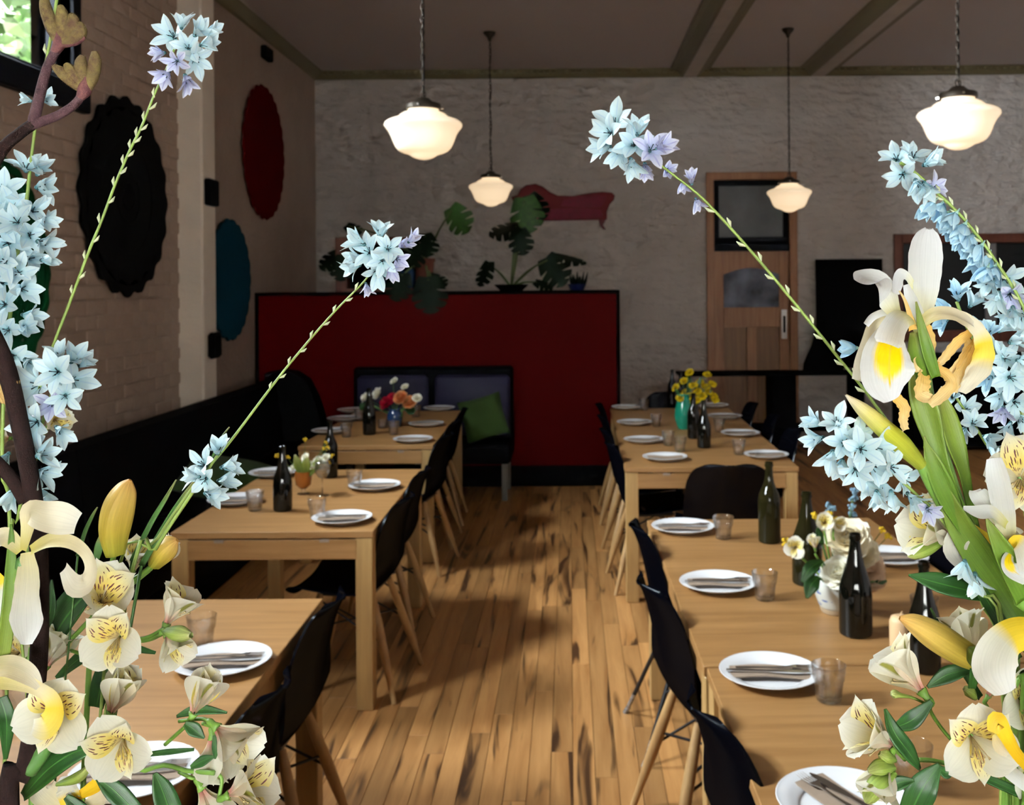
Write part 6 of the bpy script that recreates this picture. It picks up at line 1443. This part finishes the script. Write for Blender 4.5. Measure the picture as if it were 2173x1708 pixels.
balls(JB, [(1757,1072,jd+.04), (1765,1080,jd+.04)], .007, 'sea_blue', 'sea_holly', 'blue sea holly tuft behind the yarrow', RG, 14, 2.6)
balls(JB, [(1812,1042,jd+.05), (1813,1058,jd+.05), (1810,1075,jd+.05), (1812,1092,jd+.05)], .0065, 'sea_blue', 'sea_holly', 'tall blue spike flower at the top of the jar bouquet', RG, 14, 2.2)
balls(JB, [(1838,1118,jd+.03), (1835,1130,jd+.03)], .0065, 'sea_blue', 'sea_holly', 'blue tuft beside the blush pink rose', RG, 12, 2.2)
sprig(JB, [([(1738,1225,jd-.06), (1722,1240,jd-.08), (1712,1270,jd-.09)], [4,17,3]), ([(1745,1190,jd-.05), (1720,1205,jd-.07), (1702,1235,jd-.08)], [4,14,3]), ([(1745,1155,jd-.03), (1738,1135,jd-.03), (1735,1120,jd-.03)], [5,9,3]), ([(1855,1232,jd), (1870,1236,jd), (1882,1232,jd)], [3,4,2])], 'leaf_sprig', 'green leaves drooping over the blue and white jar', group=RG)
# ---- green-vase table
vp = on(1452, 910, TZ); VX = Vector((vp.x, vp.y, TZ + .0005))
gv = obj('green_vase', MB().lathe(catmull([(.0005,.001),(.040,.0),(.046,.01),(.062,.06),(.066,.10),(.058,.15),(.046,.20),(.044,.225),(.048,.24),(.044,.24),(.040,.225),(.054,.15),(.060,.10),(.040,.012),(.0005,.008)], 44), 28), 'green_glaze', None, smooth=True, loc=VX)
tag(gv, 'glossy emerald green vase holding yellow daffodils', 'vase')
VB = VX + Vector((0, 0, .12)); _rd = random.Random(8)
spots = [(1462,787), (1450,806), (1502,792), (1432,820), (1442,842), (1470,815), (1485,808), (1480,828), (1498,818), (1512,812), (1504,828), (1516,838), (1465,838), (1452,830), (1490,838), (1456,852), (1478,846), (1519,845)]
for i, (u, v) in enumerate(spots):
    posy(VB, u, v, vp.y + _rd.uniform(-.05, .05), .026, 'daffodil', 'daffodil', 'yellow daffodil head in the emerald green vase', layers=[(6, 90, 70, 1.3), (5, 40, 10, .9)], group='daffodils in the green vase', seed=i)
sprig(VB, [([(1460,850,vp.y), (1462,825,vp.y), (1466,800,vp.y)], [3,5,2]), ([(1475,850,vp.y), (1480,820,vp.y), (1488,800,vp.y)], [3,5,2]), ([(1445,852,vp.y), (1440,835,vp.y), (1432,826,vp.y)], [3,5,2]), ([(1488,850,vp.y), (1500,838,vp.y), (1510,826,vp.y)], [3,5,2])], 'leaf_sprig', 'green daffodil leaves rising from the emerald vase')
# ---- posy table: amber cup
ap = on(644, 1048, TZ); AX = Vector((ap.x, ap.y, TZ + .0005))
ac = thing('amber_cup', 'footed glass cup with amber bowl holding the white posy', 'vase', AX)
obj('bowl', MB().lathe([(.020,.030),(.036,.045),(.040,.075),(.041,.110),(.038,.110),(.036,.075),(.030,.050),(.0005,.042)], 24), 'amber', ac, smooth=True, sharp=50)
obj('foot', MB().lathe([(.0005,0),(.030,0),(.030,.004),(.012,.010),(.010,.022),(.022,.034),(.0005,.034)], 24), 'glass', ac, smooth=True, sharp=50)
AB = AX + Vector((0, 0, .07)); ad = ap.y; PG = 'white and yellow posy'
for i, (u, v, r, mt) in enumerate([(645,968,.018,'rose_white'), (672,975,.024,'rose_white'), (660,985,.022,'rose_white'), (685,985,.026,'rose_white'), (632,985,.018,'rose_white'), (690,968,.018,'rose_white'), (620,990,.016,'rose_white')]):
    posy(AB, u, v, ad + .02*math.sin(i*2.1), r, mt, 'posy_flower', 'small white blossom in the amber cup posy', layers=MEDM, group=PG, seed=20+i)
for i, (pts, lb) in enumerate([([(648,933,ad+.03)], 'yellow button flower standing tall over the amber cup'), ([(692,940,ad), (688,952,ad), (696,950,ad)], 'upper yellow cluster in front of the black bottle'), ([(704,968,ad-.01), (690,972,ad-.01), (698,980,ad-.01)], 'lower yellow cluster beside the white blossoms'), ([(588,966,ad-.02), (610,970,ad-.02)], 'yellow buttons behind the dark brown bottle')]):
    balls(AB, pts, .006, 'billy_yellow', 'yarrow', lb, PG, 7, 1.8)
sprig(AB, [([(640,1008,ad-.02), (632,985,ad-.02), (626,965,ad-.02)], [5,9,2]), ([(648,1008,ad-.02), (650,985,ad-.03), (652,970,ad-.03)], [5,10,2]), ([(655,1008,ad-.02), (668,990,ad-.02), (674,975,ad-.02)], [5,9,2])], 'leaf_sprig', 'pale green leaves in the amber cup', 'green_bud', PG)
# ---- red-bouquet table
bp0 = on(838, 905, TZ); BX = Vector((bp0.x, bp0.y, TZ + .0005)); bd = bp0.y
vz = obj('bouquet_vase', MB().lathe(catmull([(.0005,.001),(.040,0),(.048,.01),(.055,.05),(.052,.09),(.040,.115),(.043,.125),(.039,.125),(.036,.112),(.048,.08),(.045,.015),(.0005,.008)], 40), 24), 'blue_glass', None, smooth=True, loc=BX); tag(vz, 'dark blue glass vase under the red and orange bouquet', 'vase')
BB = BX + Vector((0, 0, .07)); BG = 'red and orange bouquet'
for i, (u, v, r, mt, lb, ly) in enumerate([(812,852,.045,'rose_red','large red rose low in the far bouquet',FULL), (826,842,.040,'rose_red','upper red rose leaning on the orange one',FULL), (846,838,.050,'rose_orange','big peach orange rose in the far bouquet',FULL), (866,848,.048,'rose_orange','deep orange rose at the side of the far bouquet',FULL), (838,886,.022,'rose_orange','small orange bloom hanging below the far bouquet',MEDM), (796,832,.042,'rose_white','large white bloom behind the far bottle',MEDM), (770,842,.034,'rose_white','white bloom at the banquette edge of the far bouquet',MEDM), (834,806,.028,'rose_white','tall white bloom on top of the far bouquet',MEDM), (858,818,.028,'rose_white','small white bloom above the peach rose',MEDM), (884,842,.032,'rose_white','white bloom at the bench edge of the far bouquet',MEDM)]):
    posy(BB, u, v, bd + .03*math.sin(i*1.9), r, mt, 'bouquet_flower', lb, layers=ly, group=BG, seed=40+i)
sprig(BB, [([(850,870,bd), (845,880,bd-.02), (838,872,bd-.03)], [5,10,3]), ([(780,855,bd), (770,862,bd), (765,870,bd)], [4,8,2]), ([(860,865,bd), (872,872,bd), (880,866,bd)], [4,10,3])], 'leaf_sprig', 'dark green leaves under the far bouquet', group=BG)
